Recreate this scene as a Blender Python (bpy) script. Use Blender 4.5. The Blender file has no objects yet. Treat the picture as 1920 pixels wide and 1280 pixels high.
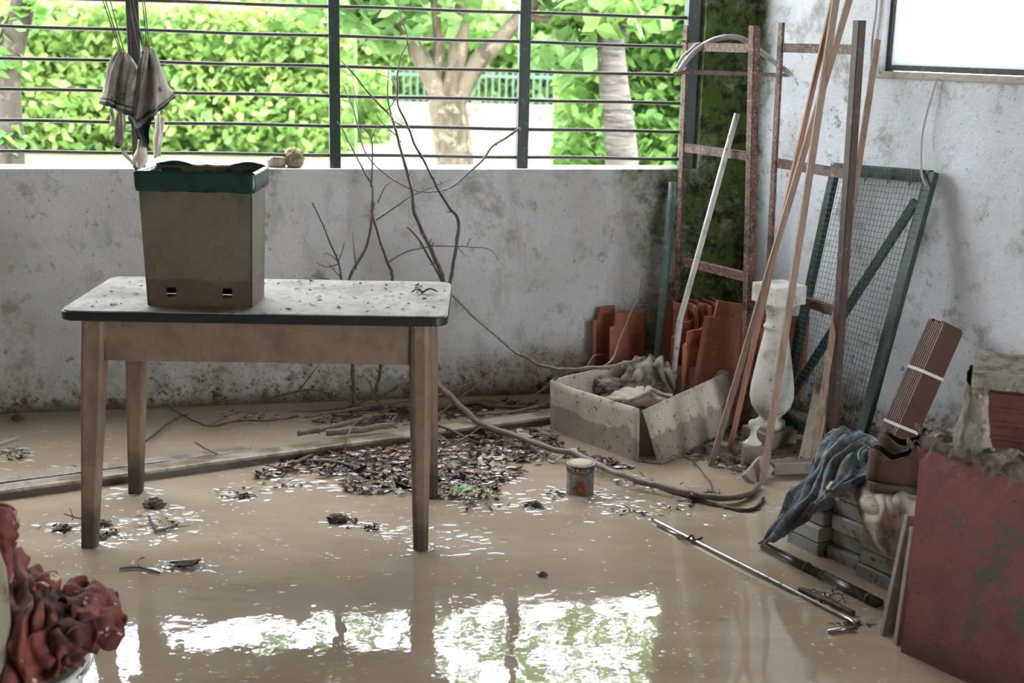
import bpy, bmesh, math, random
import numpy as np
from mathutils import Vector, Matrix, noise
random.seed(7)
V = Vector
SC = bpy.context.scene
COL = SC.collection

# ------------------------------------------------------------------ camera
F, HC, YH, ROLL = 2400.0, 1.60, 75.0, 0.022
PITCH = math.atan((640 - YH) / F)
_c, _s = math.cos(PITCH), math.sin(PITCH)
FW = V((0, _c, -_s)); _u0 = V((0, _s, _c)); _r0 = V((1, 0, 0))
RT = _r0 * math.cos(ROLL) + _u0 * math.sin(ROLL)
UP = _u0 * math.cos(ROLL) - _r0 * math.sin(ROLL)
CP = V((0, 0, HC))
cam_d = bpy.data.cameras.new('camera'); cam = bpy.data.objects.new('camera', cam_d); COL.objects.link(cam)
cam_d.sensor_width = 36; cam_d.lens = F / 1920 * 36
cam_d.clip_start = 0.05; cam_d.clip_end = 300
mw = Matrix.Identity(4)
for i in range(3):
    mw[i][0] = RT[i]; mw[i][1] = UP[i]; mw[i][2] = -FW[i]; mw[i][3] = CP[i]
cam.matrix_world = mw
cam_d.dof.use_dof = True; cam_d.dof.focus_distance = 4.6; cam_d.dof.aperture_fstop = 3.5
SC.camera = cam

# ------------------------------------------------------------------ world, exposure
w = bpy.data.worlds.new('overcast'); SC.world = w; w.use_nodes = True
bg = w.node_tree.nodes['Background']
bg.inputs[0].default_value = (0.93, 0.97, 1.0, 1); bg.inputs[1].default_value = 15.0
SC.view_settings.view_transform = 'Standard'; SC.view_settings.look = 'None'
SC.view_settings.exposure = 0.0; SC.view_settings.gamma = 1.0
SC.view_settings.use_curve_mapping = False

# ------------------------------------------------------------------ photograph pixels to places
def ray(x, y): return FW + RT * ((x - 960) / F) - UP * ((y - 640) / F)
def G(x, y, h=0.0):
    d = ray(x, y); return CP + d * ((h - HC) / d.z)
def P(x, y, Y):
    d = ray(x, y); return CP + d * (Y / d.y)
def PL(x, y, p, n):
    d = ray(x, y); return CP + d * ((p - CP).dot(n) / d.dot(n))
_a, _b = G(60, 772), G(1000, 738)
DB = (_b - _a).normalized(); NB = V((DB.y, -DB.x, 0))          # along the back wall, into the room
CORNER = PL(1420, 0, _a, NB); CORNER.z = 0
_t = math.radians(-58); DR = V((math.cos(_t), math.sin(_t), 0)); NR = V((DR.y, -DR.x, 0))
def B(x, y, off=0.0): return PL(x, y, CORNER + NB * off, NB)
def R(x, y, off=0.0): return PL(x, y, CORNER + NR * off, NR)
def WB(s, off, z): return CORNER - DB * s + NB * off + V((0, 0, z))
def WR(s, off, z): return CORNER + DR * s + NR * off + V((0, 0, z))
def sB(x, y): return -(B(x, y) - CORNER).dot(DB)
def sR(x, y): return (R(x, y) - CORNER).dot(DR)

# ------------------------------------------------------------------ mesh helpers
ORG = {}
def tag(o, label=None, cat=None, group=None, kind=None):
    for k, v in (('label', label), ('category', cat), ('group', group), ('kind', kind)):
        if v: o[k] = v
    return o
def thing(name, loc, label=None, cat=None, group=None, kind=None):
    o = bpy.data.objects.new(name, None); COL.objects.link(o)
    o.location = loc; ORG[o.name] = V(loc); o.empty_display_size = 0.05
    return tag(o, label, cat, group, kind)
def catmull(pts, n):
    pts = [V(p) for p in pts]
    if len(pts) < 3 or n < 2: return pts
    out = []
    for i in range(len(pts) - 1):
        p0 = pts[max(i - 1, 0)]; p1 = pts[i]; p2 = pts[i + 1]; p3 = pts[min(i + 2, len(pts) - 1)]
        for k in range(n):
            t = k / n
            out.append(0.5 * ((2 * p1) + (p2 - p0) * t + (2 * p0 - 5 * p1 + 4 * p2 - p3) * t * t + (3 * p1 - p0 - 3 * p2 + p3) * t ** 3))
    out.append(pts[-1]); return out
class MB:
    def __init__(s): s.v = []; s.f = []; s.m = []; s.uv = None
    def add(s, vs, fs, mi=0):
        o = len(s.v); s.v += [V(p) for p in vs]
        s.f += [tuple(i + o for i in f) for f in fs]; s.m += [mi] * len(fs); return s
    def hexa(s, p, mi=0):      # 8 corners: bottom 4, top 4
        return s.add(p, [(3, 2, 1, 0), (4, 5, 6, 7), (0, 1, 5, 4), (1, 2, 6, 5), (2, 3, 7, 6), (3, 0, 4, 7)], mi)
    def ob(s, c, a, b, h, mi=0):   # centre, half vectors
        c, a, b, h = V(c), V(a), V(b), V(h)
        return s.hexa([c - a - b - h, c + a - b - h, c + a + b - h, c - a + b - h, c - a - b + h, c + a - b + h, c + a + b + h, c - a + b + h], mi)
    def box(s, c, sx, sy, sz, mi=0): return s.ob(c, (sx / 2, 0, 0), (0, sy / 2, 0), (0, 0, sz / 2), mi)
    def beam(s, p, q, w, h, side=None, mi=0):
        p, q = V(p), V(q); t = (q - p).normalized()
        sd = V(side) if side is not None else t.cross(V((0, 0, 1)))
        if sd.length < 1e-5: sd = V((1, 0, 0))
        sd = (sd - t * sd.dot(t)).normalized(); n = t.cross(sd)
        return s.ob((p + q) / 2, (q - p) / 2, sd * w / 2, n * h / 2, mi)
    def tube(s, pts, rad, n=8, mi=0, caps=True):
        pts = [V(p) for p in pts]; k = len(pts)
        if not hasattr(rad, '__len__'): rad = [rad] * k
        t0 = (pts[1] - pts[0]).normalized(); a = t0.orthogonal().normalized(); o = len(s.v); fs = []
        for i, p in enumerate(pts):
            t = (pts[min(i + 1, k - 1)] - pts[max(i - 1, 0)])
            t = t.normalized() if t.length > 1e-9 else t0
            a = (a - t * a.dot(t)); a = a.normalized() if a.length > 1e-6 else t.orthogonal().normalized()
            b = t.cross(a)
            for j in range(n):
                an = 2 * math.pi * j / n; s.v.append(p + (a * math.cos(an) + b * math.sin(an)) * rad[i])
        for i in range(k - 1):
            for j in range(n):
                fs.append((o + i * n + j, o + i * n + (j + 1) % n, o + (i + 1) * n + (j + 1) % n, o + (i + 1) * n + j))
        if caps: fs += [tuple(o + j for j in reversed(range(n))), tuple(o + (k - 1) * n + j for j in range(n))]
        s.f += fs; s.m += [mi] * len(fs); return s
    def lathe(s, prof, c, n=32, fn=None, mi=0):
        c = V(c); o = len(s.v)
        for r, z in prof:
            for j in range(n):
                an = 2 * math.pi * j / n; rr = r * (fn(an, z) if fn else 1)
                s.v.append(c + V((rr * math.cos(an), rr * math.sin(an), z)))
        k = len(prof); fs = []
        for i in range(k - 1):
            for j in range(n):
                fs.append((o + i * n + j, o + i * n + (j + 1) % n, o + (i + 1) * n + (j + 1) % n, o + (i + 1) * n + j))
        fs += [tuple(o + j for j in reversed(range(n))), tuple(o + (k - 1) * n + j for j in range(n))]
        s.f += fs; s.m += [mi] * len(fs); return s
    def grid(s, fn, nu, nv, mi=0):
        o = len(s.v); uv = []
        for i in range(nv + 1):
            for j in range(nu + 1):
                s.v.append(V(fn(j / nu, i / nv))); uv.append((j / nu, i / nv))
        for i in range(nv):
            for j in range(nu):
                a = o + i * (nu + 1) + j; s.f.append((a, a + 1, a + nu + 2, a + nu + 1)); s.m.append(mi)
        if o == 0: s.uv = uv
        return s
    def rough(s, amp, sc, seed=0.0):
        s.v = [p + noise.noise_vector(p * sc + V((seed, seed, seed))) * amp for p in s.v]; return s
    def build(s, name, mat, parent=None, smooth=False, bevel=0, solid=0, subsurf=0, org=None):
        me = bpy.data.meshes.new(name); o = bpy.data.objects.new(name, me); COL.objects.link(o)
        if parent is not None: og = ORG[parent.name]
        elif org is not None: og = V(org)
        else:
            xs = [p.x for p in s.v]; ys = [p.y for p in s.v]
            og = V(((min(xs) + max(xs)) / 2, (min(ys) + max(ys)) / 2, min(p.z for p in s.v)))
        me.from_pydata([p - og for p in s.v], [], s.f)
        for m in (mat if isinstance(mat, (list, tuple)) else [mat]): me.materials.append(m)
        if isinstance(mat, (list, tuple)): me.polygons.foreach_set('material_index', s.m)
        if s.uv and len(s.uv) == len(s.v):
            l = me.uv_layers.new(name='uv')
            for lp in me.loops: l.data[lp.index].uv = s.uv[lp.vertex_index]
        if smooth: me.polygons.foreach_set('use_smooth', [True] * len(me.polygons))
        me.update()
        if parent is not None: o.parent = parent
        else: o.location = og
        ORG[o.name] = og
        if solid:
            m = o.modifiers.new('thickness', 'SOLIDIFY'); m.thickness = solid; m.offset = 0
        if subsurf:
            m = o.modifiers.new('round', 'SUBSURF'); m.levels = m.render_levels = subsurf
        if bevel:
            m = o.modifiers.new('edges', 'BEVEL'); m.width = bevel; m.segments = 2; m.limit_method = 'ANGLE'
            m.harden_normals = False
        return o
def sheet(ctrl, nu, nv, amp=0.0, sc=6.0, ridge=0.0, rsc=8.0, seed=0.0, fold=None):
    """a sheet through a grid of control points, with creases"""
    R_ = len(ctrl); C_ = len(ctrl[0])
    rows = [catmull(r, 16) for r in ctrl]
    def cr(l, t):
        f = t * (len(l) - 1); i = min(int(f), len(l) - 2); return l[i].lerp(l[i + 1], f - i)
    cols = {}
    def fn(u, v):
        if u not in cols: cols[u] = catmull([cr(r, u) for r in rows], 16)
        p = cr(cols[u], v)
        return p
    m = MB(); m.grid(fn, nu, nv)
    W_ = nu + 1; nn = []
    for i in range(nv + 1):
        for j in range(W_):
            a = m.v[i * W_ + min(j + 1, nu)] - m.v[i * W_ + max(j - 1, 0)]
            b = m.v[min(i + 1, nv) * W_ + j] - m.v[max(i - 1, 0) * W_ + j]
            n = a.cross(b); nn.append(n.normalized() if n.length > 1e-9 else V((0, 0, 1)))
    off = V((seed, seed * 1.7, -seed))
    for k, p in enumerate(m.v):
        d = amp * noise.noise(p * sc + off)
        if ridge:
            wp = p + noise.noise_vector(p * rsc * .5 + off) * (.9 / rsc)
            q = noise.noise(wp * rsc + off * 2); q2 = noise.noise(wp * rsc * 2.4 - off)
            d += ridge * ((1 - min(1, abs(q) * 3.4)) + .45 * (1 - min(1, abs(q2) * 3)) - .5)
        if fold:
            u, v = (k % W_) / nu, (k // W_) / nv; fu, fv, fa = fold
            w1 = noise.noise(V((u * fu * .35, v * fv * .8, seed))) * .9
            f1 = noise.noise(V((u * fu + w1, v * fv + w1 * .5, seed * 3))); f2 = noise.noise(V((u * fu * 2.1 + w1 * 2, v * fv * 1.7 - w1, seed * 5)))
            d += fa * (1.6 * (.45 - min(.9, abs(f1) * 2.2)) + .5 * f2)
        m.v[k] = p + nn[k] * d
    return m

# ------------------------------------------------------------------ materials
MATS = {}
class NT:
    def __init__(s, name):
        s.mat = bpy.data.materials.new(name); s.mat.use_nodes = True
        s.t = s.mat.node_tree; s.n = s.t.nodes; s.bs = s.n['Principled BSDF']; s.out = s.n['Material Output']
        s.pos = None
    def node(s, typ, **kw):
        x = s.n.new(typ)
        for k, v in kw.items(): setattr(x, k, v)
        return x
    def L(s, a, b): s.t.links.new(a, b)
    def P(s):
        if s.pos is None: s.pos = s.node('ShaderNodeNewGeometry').outputs['Position']
        return s.pos
    def noise(s, scale, detail=4, rough=0.6, stretch=None, off=0.0, coord=None):
        v = coord or s.P()
        mp = s.node('ShaderNodeMapping'); s.L(v, mp.inputs['Vector'])
        mp.inputs['Location'].default_value = (off, off * .7, off * 1.3)
        if stretch: mp.inputs['Scale'].default_value = stretch
        x = s.node('ShaderNodeTexNoise'); x.inputs['Scale'].default_value = scale
        x.inputs['Detail'].default_value = detail; x.inputs['Roughness'].default_value = rough
        s.L(mp.outputs[0], x.inputs['Vector']); return x.outputs['Fac']
    def ramp(s, val, lo, hi, a=0.0, b=1.0):
        m = s.node('ShaderNodeMapRange'); m.interpolation_type = 'SMOOTHSTEP'
        s.L(val, m.inputs['Value'])
        m.inputs['From Min'].default_value = min(lo, hi); m.inputs['From Max'].default_value = max(lo, hi)
        if lo > hi: a, b = b, a
        m.inputs['To Min'].default_value = a; m.inputs['To Max'].default_value = b; return m.outputs[0]
    def math(s, op, a, b=None):
        m = s.node('ShaderNodeMath', operation=op)
        for i, x in enumerate((a, b)):
            if x is None: continue
            if isinstance(x, (int, float)): m.inputs[i].default_value = x
            else: s.L(x, m.inputs[i])
        return m.outputs[0]
    def dot(s, vec, off=0.0):
        d = s.node('ShaderNodeVectorMath', operation='DOT_PRODUCT'); s.L(s.P(), d.inputs[0])
        d.inputs[1].default_value = vec; return s.math('ADD', d.outputs['Value'], off)
    def mix(s, fac, a, b):
        m = s.node('ShaderNodeMix', data_type='RGBA')
        if isinstance(fac, (int, float)): m.inputs[0].default_value = fac
        else: s.L(fac, m.inputs[0])
        for i, x in ((6, a), (7, b)):
            if isinstance(x, tuple): m.inputs[i].default_value = x + (1,)
            else: s.L(x, m.inputs[i])
        return m.outputs[2]
    def bump(s, h, dist=0.004, strength=0.6):
        b = s.node('ShaderNodeBump'); s.L(h, b.inputs['Height'])
        b.inputs['Distance'].default_value = dist; b.inputs['Strength'].default_value = strength
        s.L(b.outputs[0], s.bs.inputs['Normal'])
    def done(s, col, rough=0.7, metal=0.0, spec=0.4):
        if isinstance(col, tuple): s.bs.inputs['Base Color'].default_value = col + (1,)
        else: s.L(col, s.bs.inputs['Base Color'])
        if isinstance(rough, (int, float)): s.bs.inputs['Roughness'].default_value = rough
        else: s.L(rough, s.bs.inputs['Roughness'])
        s.bs.inputs['Metallic'].default_value = metal; s.bs.inputs['Specular IOR Level'].default_value = spec
        return s.mat
def simple(name, col, layers=(), rough=0.7, metal=0.0, spec=0.4, bump=None, rnd=0.0):
    """base colour, then patches (colour, scale, low, high[, stretch]) laid over it in turn"""
    if name in MATS: return MATS[name]
    t = NT(name); c = col
    if rnd:
        oi = t.node('ShaderNodeObjectInfo'); hs = t.node('ShaderNodeHueSaturation')
        hs.inputs['Color'].default_value = col + (1,)
        t.L(t.ramp(oi.outputs['Random'], 0, 1, 1 - rnd, 1 + rnd), hs.inputs['Value']); c = hs.outputs[0]
    for k, l in enumerate(layers):
        f = t.noise(l[1], 5, 0.65, l[4] if len(l) > 4 else None, off=3.1 * k + len(name))
        c = t.mix(t.ramp(f, l[2], l[3]), c, l[0])
    if bump: t.bump(t.noise(bump[0], 5, 0.7, bump[2] if len(bump) > 2 else None), bump[1], 1.0)
    MATS[name] = t.done(c, rough, metal, spec); return MATS[name]

MUDDY = (0.11, 0.075, 0.045)
wood_lath = simple('lath wood', (0.26, 0.18, 0.135), [((0.15, 0.095, 0.065), 6, .45, .7, (6, 6, .6)), ((0.42, .3, .22), 14, .55, .75, (4, 4, .5))], .65, bump=(60, .0008, (4, 4, .4)))
wood_red = simple('red lath wood', (0.27, 0.13, 0.075), [((0.2, 0.08, 0.04), 6, .5, .7, (6, 6, .6))], .6)
wood_grey = simple('weathered grey wood', (0.30, 0.255, 0.21), [((0.16, .12, .09), 9, .5, .7, (3, 3, 1)), ((.4, .36, .31), 20, .55, .75)], .6, bump=(40, .001))
wood_wet = simple('wet brown wood', (0.15, 0.105, 0.075), [((0.07, .05, .035), 9, .45, .7)], .35, bump=(40, .001))
_t = NT('muddy shade-toned timber'); _c0 = _t.mix(_t.ramp(_t.noise(7, 5, .65), .46, .62), (0.36, 0.315, 0.26), (0.17, .125, .085))
_c0 = _t.mix(_t.ramp(_t.math('ADD', _t.dot((0, 0, 1)), _t.math('MULTIPLY', _t.noise(40, 4, .7, off=2), .012)), .034, .026), _c0, (0.075, 0.055, 0.038))  # dark low band: wet mud plus the front face's shade, put into the colour
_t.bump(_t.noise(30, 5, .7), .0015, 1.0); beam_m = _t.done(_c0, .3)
bark = simple('bark', (0.085, 0.06, 0.05), [((0.16, .115, .095), 30, .45, .7), ((.04, .03, .028), 55, .5, .7)], .5, bump=(120, .0012))
bark_pale = simple('pale branch bark', (0.19, 0.14, 0.12), [((0.1, .07, .06), 25, .5, .7), ((.3, .24, .21), 40, .55, .75)], .5, bump=(120, .001))
rust = simple('rusted iron', (0.13, 0.065, 0.045), [((0.24, .16, .13), 80, .5, .62), ((.05, .03, .024), 18, .48, .62), ((.36, .3, .27), 130, .58, .66)], .65, bump=(150, .0008))
rust_dark = simple('dark rusted iron', (0.06, 0.036, 0.028), [((0.13, .07, .05), 22, .5, .7), ((.3, .22, .18), 50, .62, .75)], .55, bump=(150, .0008))
green_paint = simple('green painted iron', (0.02, 0.045, 0.034), [((0.02, .025, .02), 15, .5, .68), ((.07, .11, .09), 35, .56, .7)], .45)
iron_bar = simple('dark iron bar', (0.06, 0.055, 0.05), [((0.02, .018, .016), 60, .5, .7), ((.12, .08, .06), 90, .55, .72)], .6)
plastic_green = simple('green bag plastic', (0.006, 0.034, 0.025), [((0.003, .015, .011), 14, .48, .62)], .3, spec=.5)
terracotta = simple('terracotta', (0.36, 0.135, 0.085), [((0.22, .08, .05), 9, .48, .7), ((.45, .23, .17), 30, .55, .75), ((.3, .25, .21), 14, .64, .76)], .75, bump=(90, .001), rnd=.18)
grey_block = simple('grey cement block', (0.36, 0.345, 0.315), [((0.13, .105, .08), 12, .5, .68), ((.06, .045, .035), 30, .58, .7)], .6, bump=(90, .0015), rnd=.15)
steel = simple('wet steel', (0.35, 0.34, 0.33), [((0.1, .09, .08), 40, .55, .7)], .25, metal=.9)
dark_pipe = simple('dark muddy pipe', (0.05, 0.042, 0.036), [((0.13, .1, .075), 14, .55, .7)], .25, spec=.5, bump=(80, .0006))
alu = simple('grey saw tube', (0.42, 0.43, 0.44), [((0.25, .25, .25), 25, .5, .7)], .4, metal=.3)
blade_m = simple('saw blade steel', (0.3, 0.26, 0.27), [((0.2, .12, .1), 40, .5, .7)], .5, metal=.5)
white_paint = simple('flaking white paint', (0.55, 0.55, 0.52), [((0.16, .13, .1), 30, .57, .68), ((.4, .4, .38), 12, .5, .7)], .5)
teal_pipe = simple('teal painted pipe', (0.15, 0.235, 0.235), [((0.30, .32, .31), 20, .52, .7), ((.06, .05, .04), 45, .6, .7)], .45)
stone_white = simple('white cast stone', (0.56, 0.55, 0.51), [((0.36, .34, .29), 9, .48, .66), ((.12, .1, .07), 55, .6, .7)], .75, bump=(120, .0006))
strap_m = simple('white strapping', (0.6, 0.6, 0.58), rough=.4)
plank_m = simple('dark brown planking', (0.075, 0.032, 0.022), [((0.04, .018, .013), 9, .5, .7)], .55)
plank_edge = simple('plank edge', (0.34, 0.22, 0.17), [((0.2, .1, .07), 30, .45, .7, (1, 1, .2))], .6)
denim = simple('muddy denim', (0.10, 0.135, 0.175), [((0.22, .24, .25), 10, .48, .62), ((.085, .066, .046), 6, .47, .6), ((.035, .045, .06), 17, .52, .64), ((.05, .04, .03), 60, .6, .68)], .85, bump=(500, .0004))
cloth_beige = simple('muddy beige cloth', (0.36, 0.31, 0.25), [((0.17, .125, .09), 8, .46, .62), ((.05, .035, .025), 60, .6, .68)], .8, bump=(400, .0004))
cloth_grey = simple('muddy grey cloth', (0.30, 0.275, 0.25), [((0.13, .105, .085), 14, .47, .62), ((.45, .42, .38), 24, .56, .7)], .85, bump=(500, .0005))
cloth_pale = simple('muddy pale cloth', (0.5, 0.44, 0.36), [((0.3, .25, .19), 14, .5, .7), ((.1, .07, .05), 60, .66, .74)], .85, bump=(400, .0004))
cloth_red = simple('red printed cloth', (0.15, 0.038, 0.028), [((0.055, .014, .012), 9, .45, .6), ((.42, .34, .25), 24, .635, .66), ((.22, .075, .052), 16, .54, .66)], .85, bump=(300, .0006))
leather = simple('brown shoe leather', (0.08, 0.045, 0.033), [((0.06, .03, .022), 10, .5, .7), ((.25, .19, .15), 18, .6, .75)], .6, bump=(150, .0006))
sole_m = simple('shoe sole', (0.085, 0.07, 0.06), [((0.2, .16, .13), 14, .58, .72)], .6)
cord_green = simple('green cord', (0.16, 0.28, 0.22), rough=.6)
sponge_m = simple('yellow sponge', (0.36, 0.3, 0.17), [((0.2, .16, .09), 30, .5, .7)], .95, bump=(120, .004))
cream_plastic = simple('cream plastic', (0.2, 0.18, 0.125), [((0.1, .075, .045), 12, .5, .65)], .5)
mud_m = simple('wet mud', (0.075, 0.055, 0.04), [((0.14, .1, .07), 10, .5, .7), ((.03, .024, .02), 30, .55, .7)], .18, spec=.5, bump=(60, .006))
clod_m = simple('mud clod', (0.10, 0.07, 0.05), [((0.2, .15, .11), 40, .55, .7), ((.03, .022, .018), 60, .5, .7)], .4, bump=(150, .004))
cable_m = simple('grey cable', (0.36, 0.36, 0.35), rough=.5)
string_m = simple('dark string', (0.06, 0.055, 0.05), rough=.8)
wire_m = simple('green mesh wire', (0.07, 0.12, 0.10), [((0.2, .22, .2), 60, .55, .7)], .5)
fence_m = simple('green fence paint', (0.07, 0.12, 0.095), rough=.6)
outer_wall_m = simple('pale garden wall', (0.16, 0.155, 0.145), [((0.1, .095, .085), 3, .5, .7)], .8)
trunk_m = simple('pale fig bark', (0.115, 0.09, 0.062), [((0.05, .037, .026), 6, .48, .64, (1, 1, .3)), ((.17, .145, .11), 12, .53, .66)], .8, bump=(25, .01))
trunk_cherry = simple('banded cherry bark', (0.085, 0.07, 0.062), [((0.03, .025, .02), 8, .48, .6, (.4, .4, 4)), ((.15, .135, .12), 14, .53, .66, (.4, .4, 3))], .7, bump=(20, .01))
def leaf_mat(name, a, b):
    t = NT(name); c = t.mix(t.ramp(t.noise(3.0, 3), .35, .65), a, b)
    t.done(c, .45, spec=.35)
    tr = t.node('ShaderNodeBsdfTranslucent'); t.L(c, tr.inputs[0]); ms = t.node('ShaderNodeMixShader'); ms.inputs[0].default_value = .45
    t.L(t.bs.outputs[0], ms.inputs[1]); t.L(tr.outputs[0], ms.inputs[2]); t.L(ms.outputs[0], t.out.inputs[0]); return t.mat
leaf_light = leaf_mat('light green leaf', (0.28, 0.38, 0.11), (0.17, 0.31, 0.085))
leaf_mid = leaf_mat('mid green leaf', (0.10, 0.215, 0.05), (0.19, 0.31, 0.085))
leaf_fig = leaf_mat('fig leaf', (0.10, 0.20, 0.06), (0.18, 0.30, 0.10))

def wall_mat(name, right=False):
    t = NT(name)
    c = t.mix(t.ramp(t.noise(2.2, 6, .65), .35, .7), (0.62, 0.63, 0.655), (0.52, 0.525, 0.535))
    if right: c = t.mix(t.ramp(t.noise(1.4, 6, .7, off=5), .4, .68), (0.78, 0.82, 0.88), (0.63, 0.66, 0.70))
    z = t.dot((0, 0, 1))
    along = t.dot(tuple(DR) if right else tuple(-DB), -(CORNER.dot(DR) if right else CORNER.dot(-DB)))
    n1 = t.noise(5, 8, .72, off=2); n2 = t.noise(16, 6, .7, off=9); n3 = t.noise(60, 4, .7, off=4)
    # old plaster stains, streaks and dark specks
    c = t.mix(t.math('MULTIPLY', t.ramp(t.noise(3.2, 6, .7, (1, 1, .35), off=14), .53, .7), .4 if right else .7), c, (0.33, 0.30, 0.25))
    c = t.mix(t.math('MULTIPLY', t.ramp(n1, .52, .68), .75), c, (0.27, 0.26, 0.22))
    c = t.mix(t.math('MULTIPLY', t.ramp(n2, .585, .65), t.ramp(t.noise(1.3, 4, .6, off=70), .42, .6, .12, .7)), c, (0.15, 0.135, 0.11))
    c = t.mix(t.math('MULTIPLY', t.ramp(n3, .62, .68), t.ramp(t.noise(1.7, 4, .6, off=80), .42, .6, .15, .75)), c, (0.08, 0.065, 0.05))
    # splashed, mouldy foot
    zn = t.math('ADD', z, t.math('MULTIPLY', t.noise(2.6, 5, .65, off=61), .55))
    foot = t.ramp(zn, .56, .30)
    c = t.mix(t.math('MULTIPLY', foot, t.ramp(n1, .35, .62, .3, .9)), c, (0.30, 0.25, 0.16))
    c = t.mix(t.math('MULTIPLY', foot, t.ramp(t.noise(6.5, 6, .75, (1, 1, .6), off=77), .5, .66)), c, (0.17, 0.115, 0.06))
    c = t.mix(t.math('MULTIPLY', t.ramp(zn, .50, .30), t.ramp(t.noise(17, 7, .8, off=21), .52, .60)), c, (0.045, 0.034, 0.022))
    c = t.mix(t.math('MULTIPLY', foot, t.ramp(t.noise(45, 4, .7, off=25), .55, .63)), c, (0.055, 0.042, 0.028))
    # flood line just above the water
    low = t.ramp(t.math('ADD', z, t.math('MULTIPLY', n1, .16)), .15, .07)
    c = t.mix(t.math('MULTIPLY', low, .85), c, (0.10, 0.075, 0.05))
    # moss by the corner
    mn = t.noise(6, 8, .78, off=30); mb = t.noise(3.0, 5, .7, off=33)
    if right:
        ms = t.ramp(t.math('ADD', along, t.math('MULTIPLY', mb, .22)), .26, .08)
    else:
        near = t.ramp(t.math('ADD', along, t.math('MULTIPLY', mb, .30)), .62, .36)
        far = t.math('MULTIPLY', t.ramp(t.math('ADD', along, t.math('MULTIPLY', mb, 1.2)), 1.25, .82), t.ramp(z, 1.02, .55, .9, .75))
        ms = t.math('MAXIMUM', near, t.math('MULTIPLY', far, .95))
    gl = t.math('MULTIPLY', ms, t.ramp(mn, .34, .5))
    c = t.mix(t.math('MULTIPLY', ms, .7), c, (0.17, 0.20, 0.07))
    c = t.mix(gl, c, (0.062, 0.098, 0.02))
    c = t.mix(t.math('MULTIPLY', gl, t.ramp(t.noise(14, 6, .78, off=40), .48, .58)), c, (0.016, 0.02, 0.009))
    c = t.mix(t.math('MULTIPLY', t.ramp(t.noise(4.5, 5, .7, off=51), .62, .72), .5), c, (0.23, 0.26, 0.1))
    h = t.math('ADD', t.math('MULTIPLY', n2, .6), t.math('MULTIPLY', n3, .35)); h = t.math('ADD', h, t.math('MULTIPLY', gl, .5))
    h = t.math('ADD', h, t.math('MULTIPLY', t.noise(140, 3, .7, off=90), .25)); t.bump(h, .009, 1.0)
    return t.done(c, .8, spec=.25)
wall_back_m = wall_mat('back wall plaster'); wall_right_m = wall_mat('right wall plaster', True)
plain_wall_m = simple('sooty old plaster', (0.22, 0.21, 0.20), [((0.14, .13, .12), 3, .5, .7)], .85, bump=(30, .003))  # unseen walls, toned dark to cut bounced light in the room
ceil_m = simple('dark ceiling boards', (0.14, 0.11, 0.085), [((0.08, .06, .045), 6, .5, .7, (1, 6, 1))], .8)

def water_mat():
    t = NT('muddy flood water')
    c = t.mix(t.ramp(t.noise(1.6, 5, .6, (1, 2.5, 1)), .35, .68), (0.33, 0.255, 0.185), (0.40, 0.32, 0.24))
    c = t.mix(t.math('MULTIPLY', t.ramp(t.noise(7, 5, .7, (1, 2, 1), off=8), .58, .72), .5), c, (0.24, 0.18, 0.125))
    h = t.math('ADD', t.noise(5, 2, .5, (1, .6, 1)), t.math('MULTIPLY', t.noise(26, 2, .5, off=4), .12))
    t.bump(h, .012, .22)
    m = t.done(c, .03, spec=.5); t.bs.inputs['IOR'].default_value = 1.7; return m
water_m = water_mat()
foam_m = simple('wet scum', (0.42, 0.38, 0.33), rough=.06, spec=1.0)

# ------------------------------------------------------------------ the setting
def wall_box(m, fr, s0, s1, o0, o1, z0, z1):
    return m.hexa([fr(s0, o0, z0), fr(s1, o0, z0), fr(s1, o1, z0), fr(s0, o1, z0), fr(s0, o0, z1), fr(s1, o0, z1), fr(s1, o1, z1), fr(s0, o1, z1)])
SILL = 1.04; TH = .20; CEIL = 2.75; LINT = 2.6
S_W0 = sB(1318, 150); S_W1 = 5.4; S_END = 5.8
m = MB()
wall_box(m, WB, -.25, S_END, -TH, 0, -.3, SILL)
wall_box(m, WB, -.25, S_W0, -TH, 0, SILL, CEIL)
wall_box(m, WB, S_W1, S_END, -TH, 0, SILL, CEIL)
wall_box(m, WB, S_W0, S_W1, -TH, 0, LINT, CEIL)
wb = m.build('wall_back', wall_back_m); wb['kind'] = 'structure'
W2A = sR(1650, 128); W2B = W2A + 1.25; W2Z0 = R(1660, 134).z; W2Z1 = 2.45
m = MB()
wall_box(m, WR, -.2, 5.2, -TH, 0, -.3, W2Z0)
wall_box(m, WR, -.2, W2A, -TH, 0, W2Z0, CEIL)
wall_box(m, WR, W2B, 5.2, -TH, 0, W2Z0, CEIL)
wall_box(m, WR, W2A, W2B, -TH, 0, W2Z1, CEIL)
wr = m.build('wall_right', wall_right_m); wr['kind'] = 'structure'
XL = -4.45; YF = -1.6
o = MB().box((XL - .1, 1.6, 1.25), .2, 6.6, 3.1).build('wall_left', plain_wall_m); o['kind'] = 'structure'
m = MB().box((-.1, YF, 1.25), 8.9, .2, 3.1)
o = m.build('wall_front', plain_wall_m); o['kind'] = 'structure'
cp = [V((XL - .2, YF - .1, CEIL)), V((4.1, YF - .1, CEIL)), WR(5.2, -TH, CEIL), WR(-.1, -TH, CEIL), WB(S_END, -TH, CEIL)]
m = MB().add(cp + [p + V((0, 0, .12)) for p in cp], [(4, 3, 2, 1, 0), (5, 6, 7, 8, 9)] + [(i, (i + 1) % 5, 5 + (i + 1) % 5, 5 + i) for i in range(5)])
o = m.build('ceiling', ceil_m); o['kind'] = 'structure'
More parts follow.
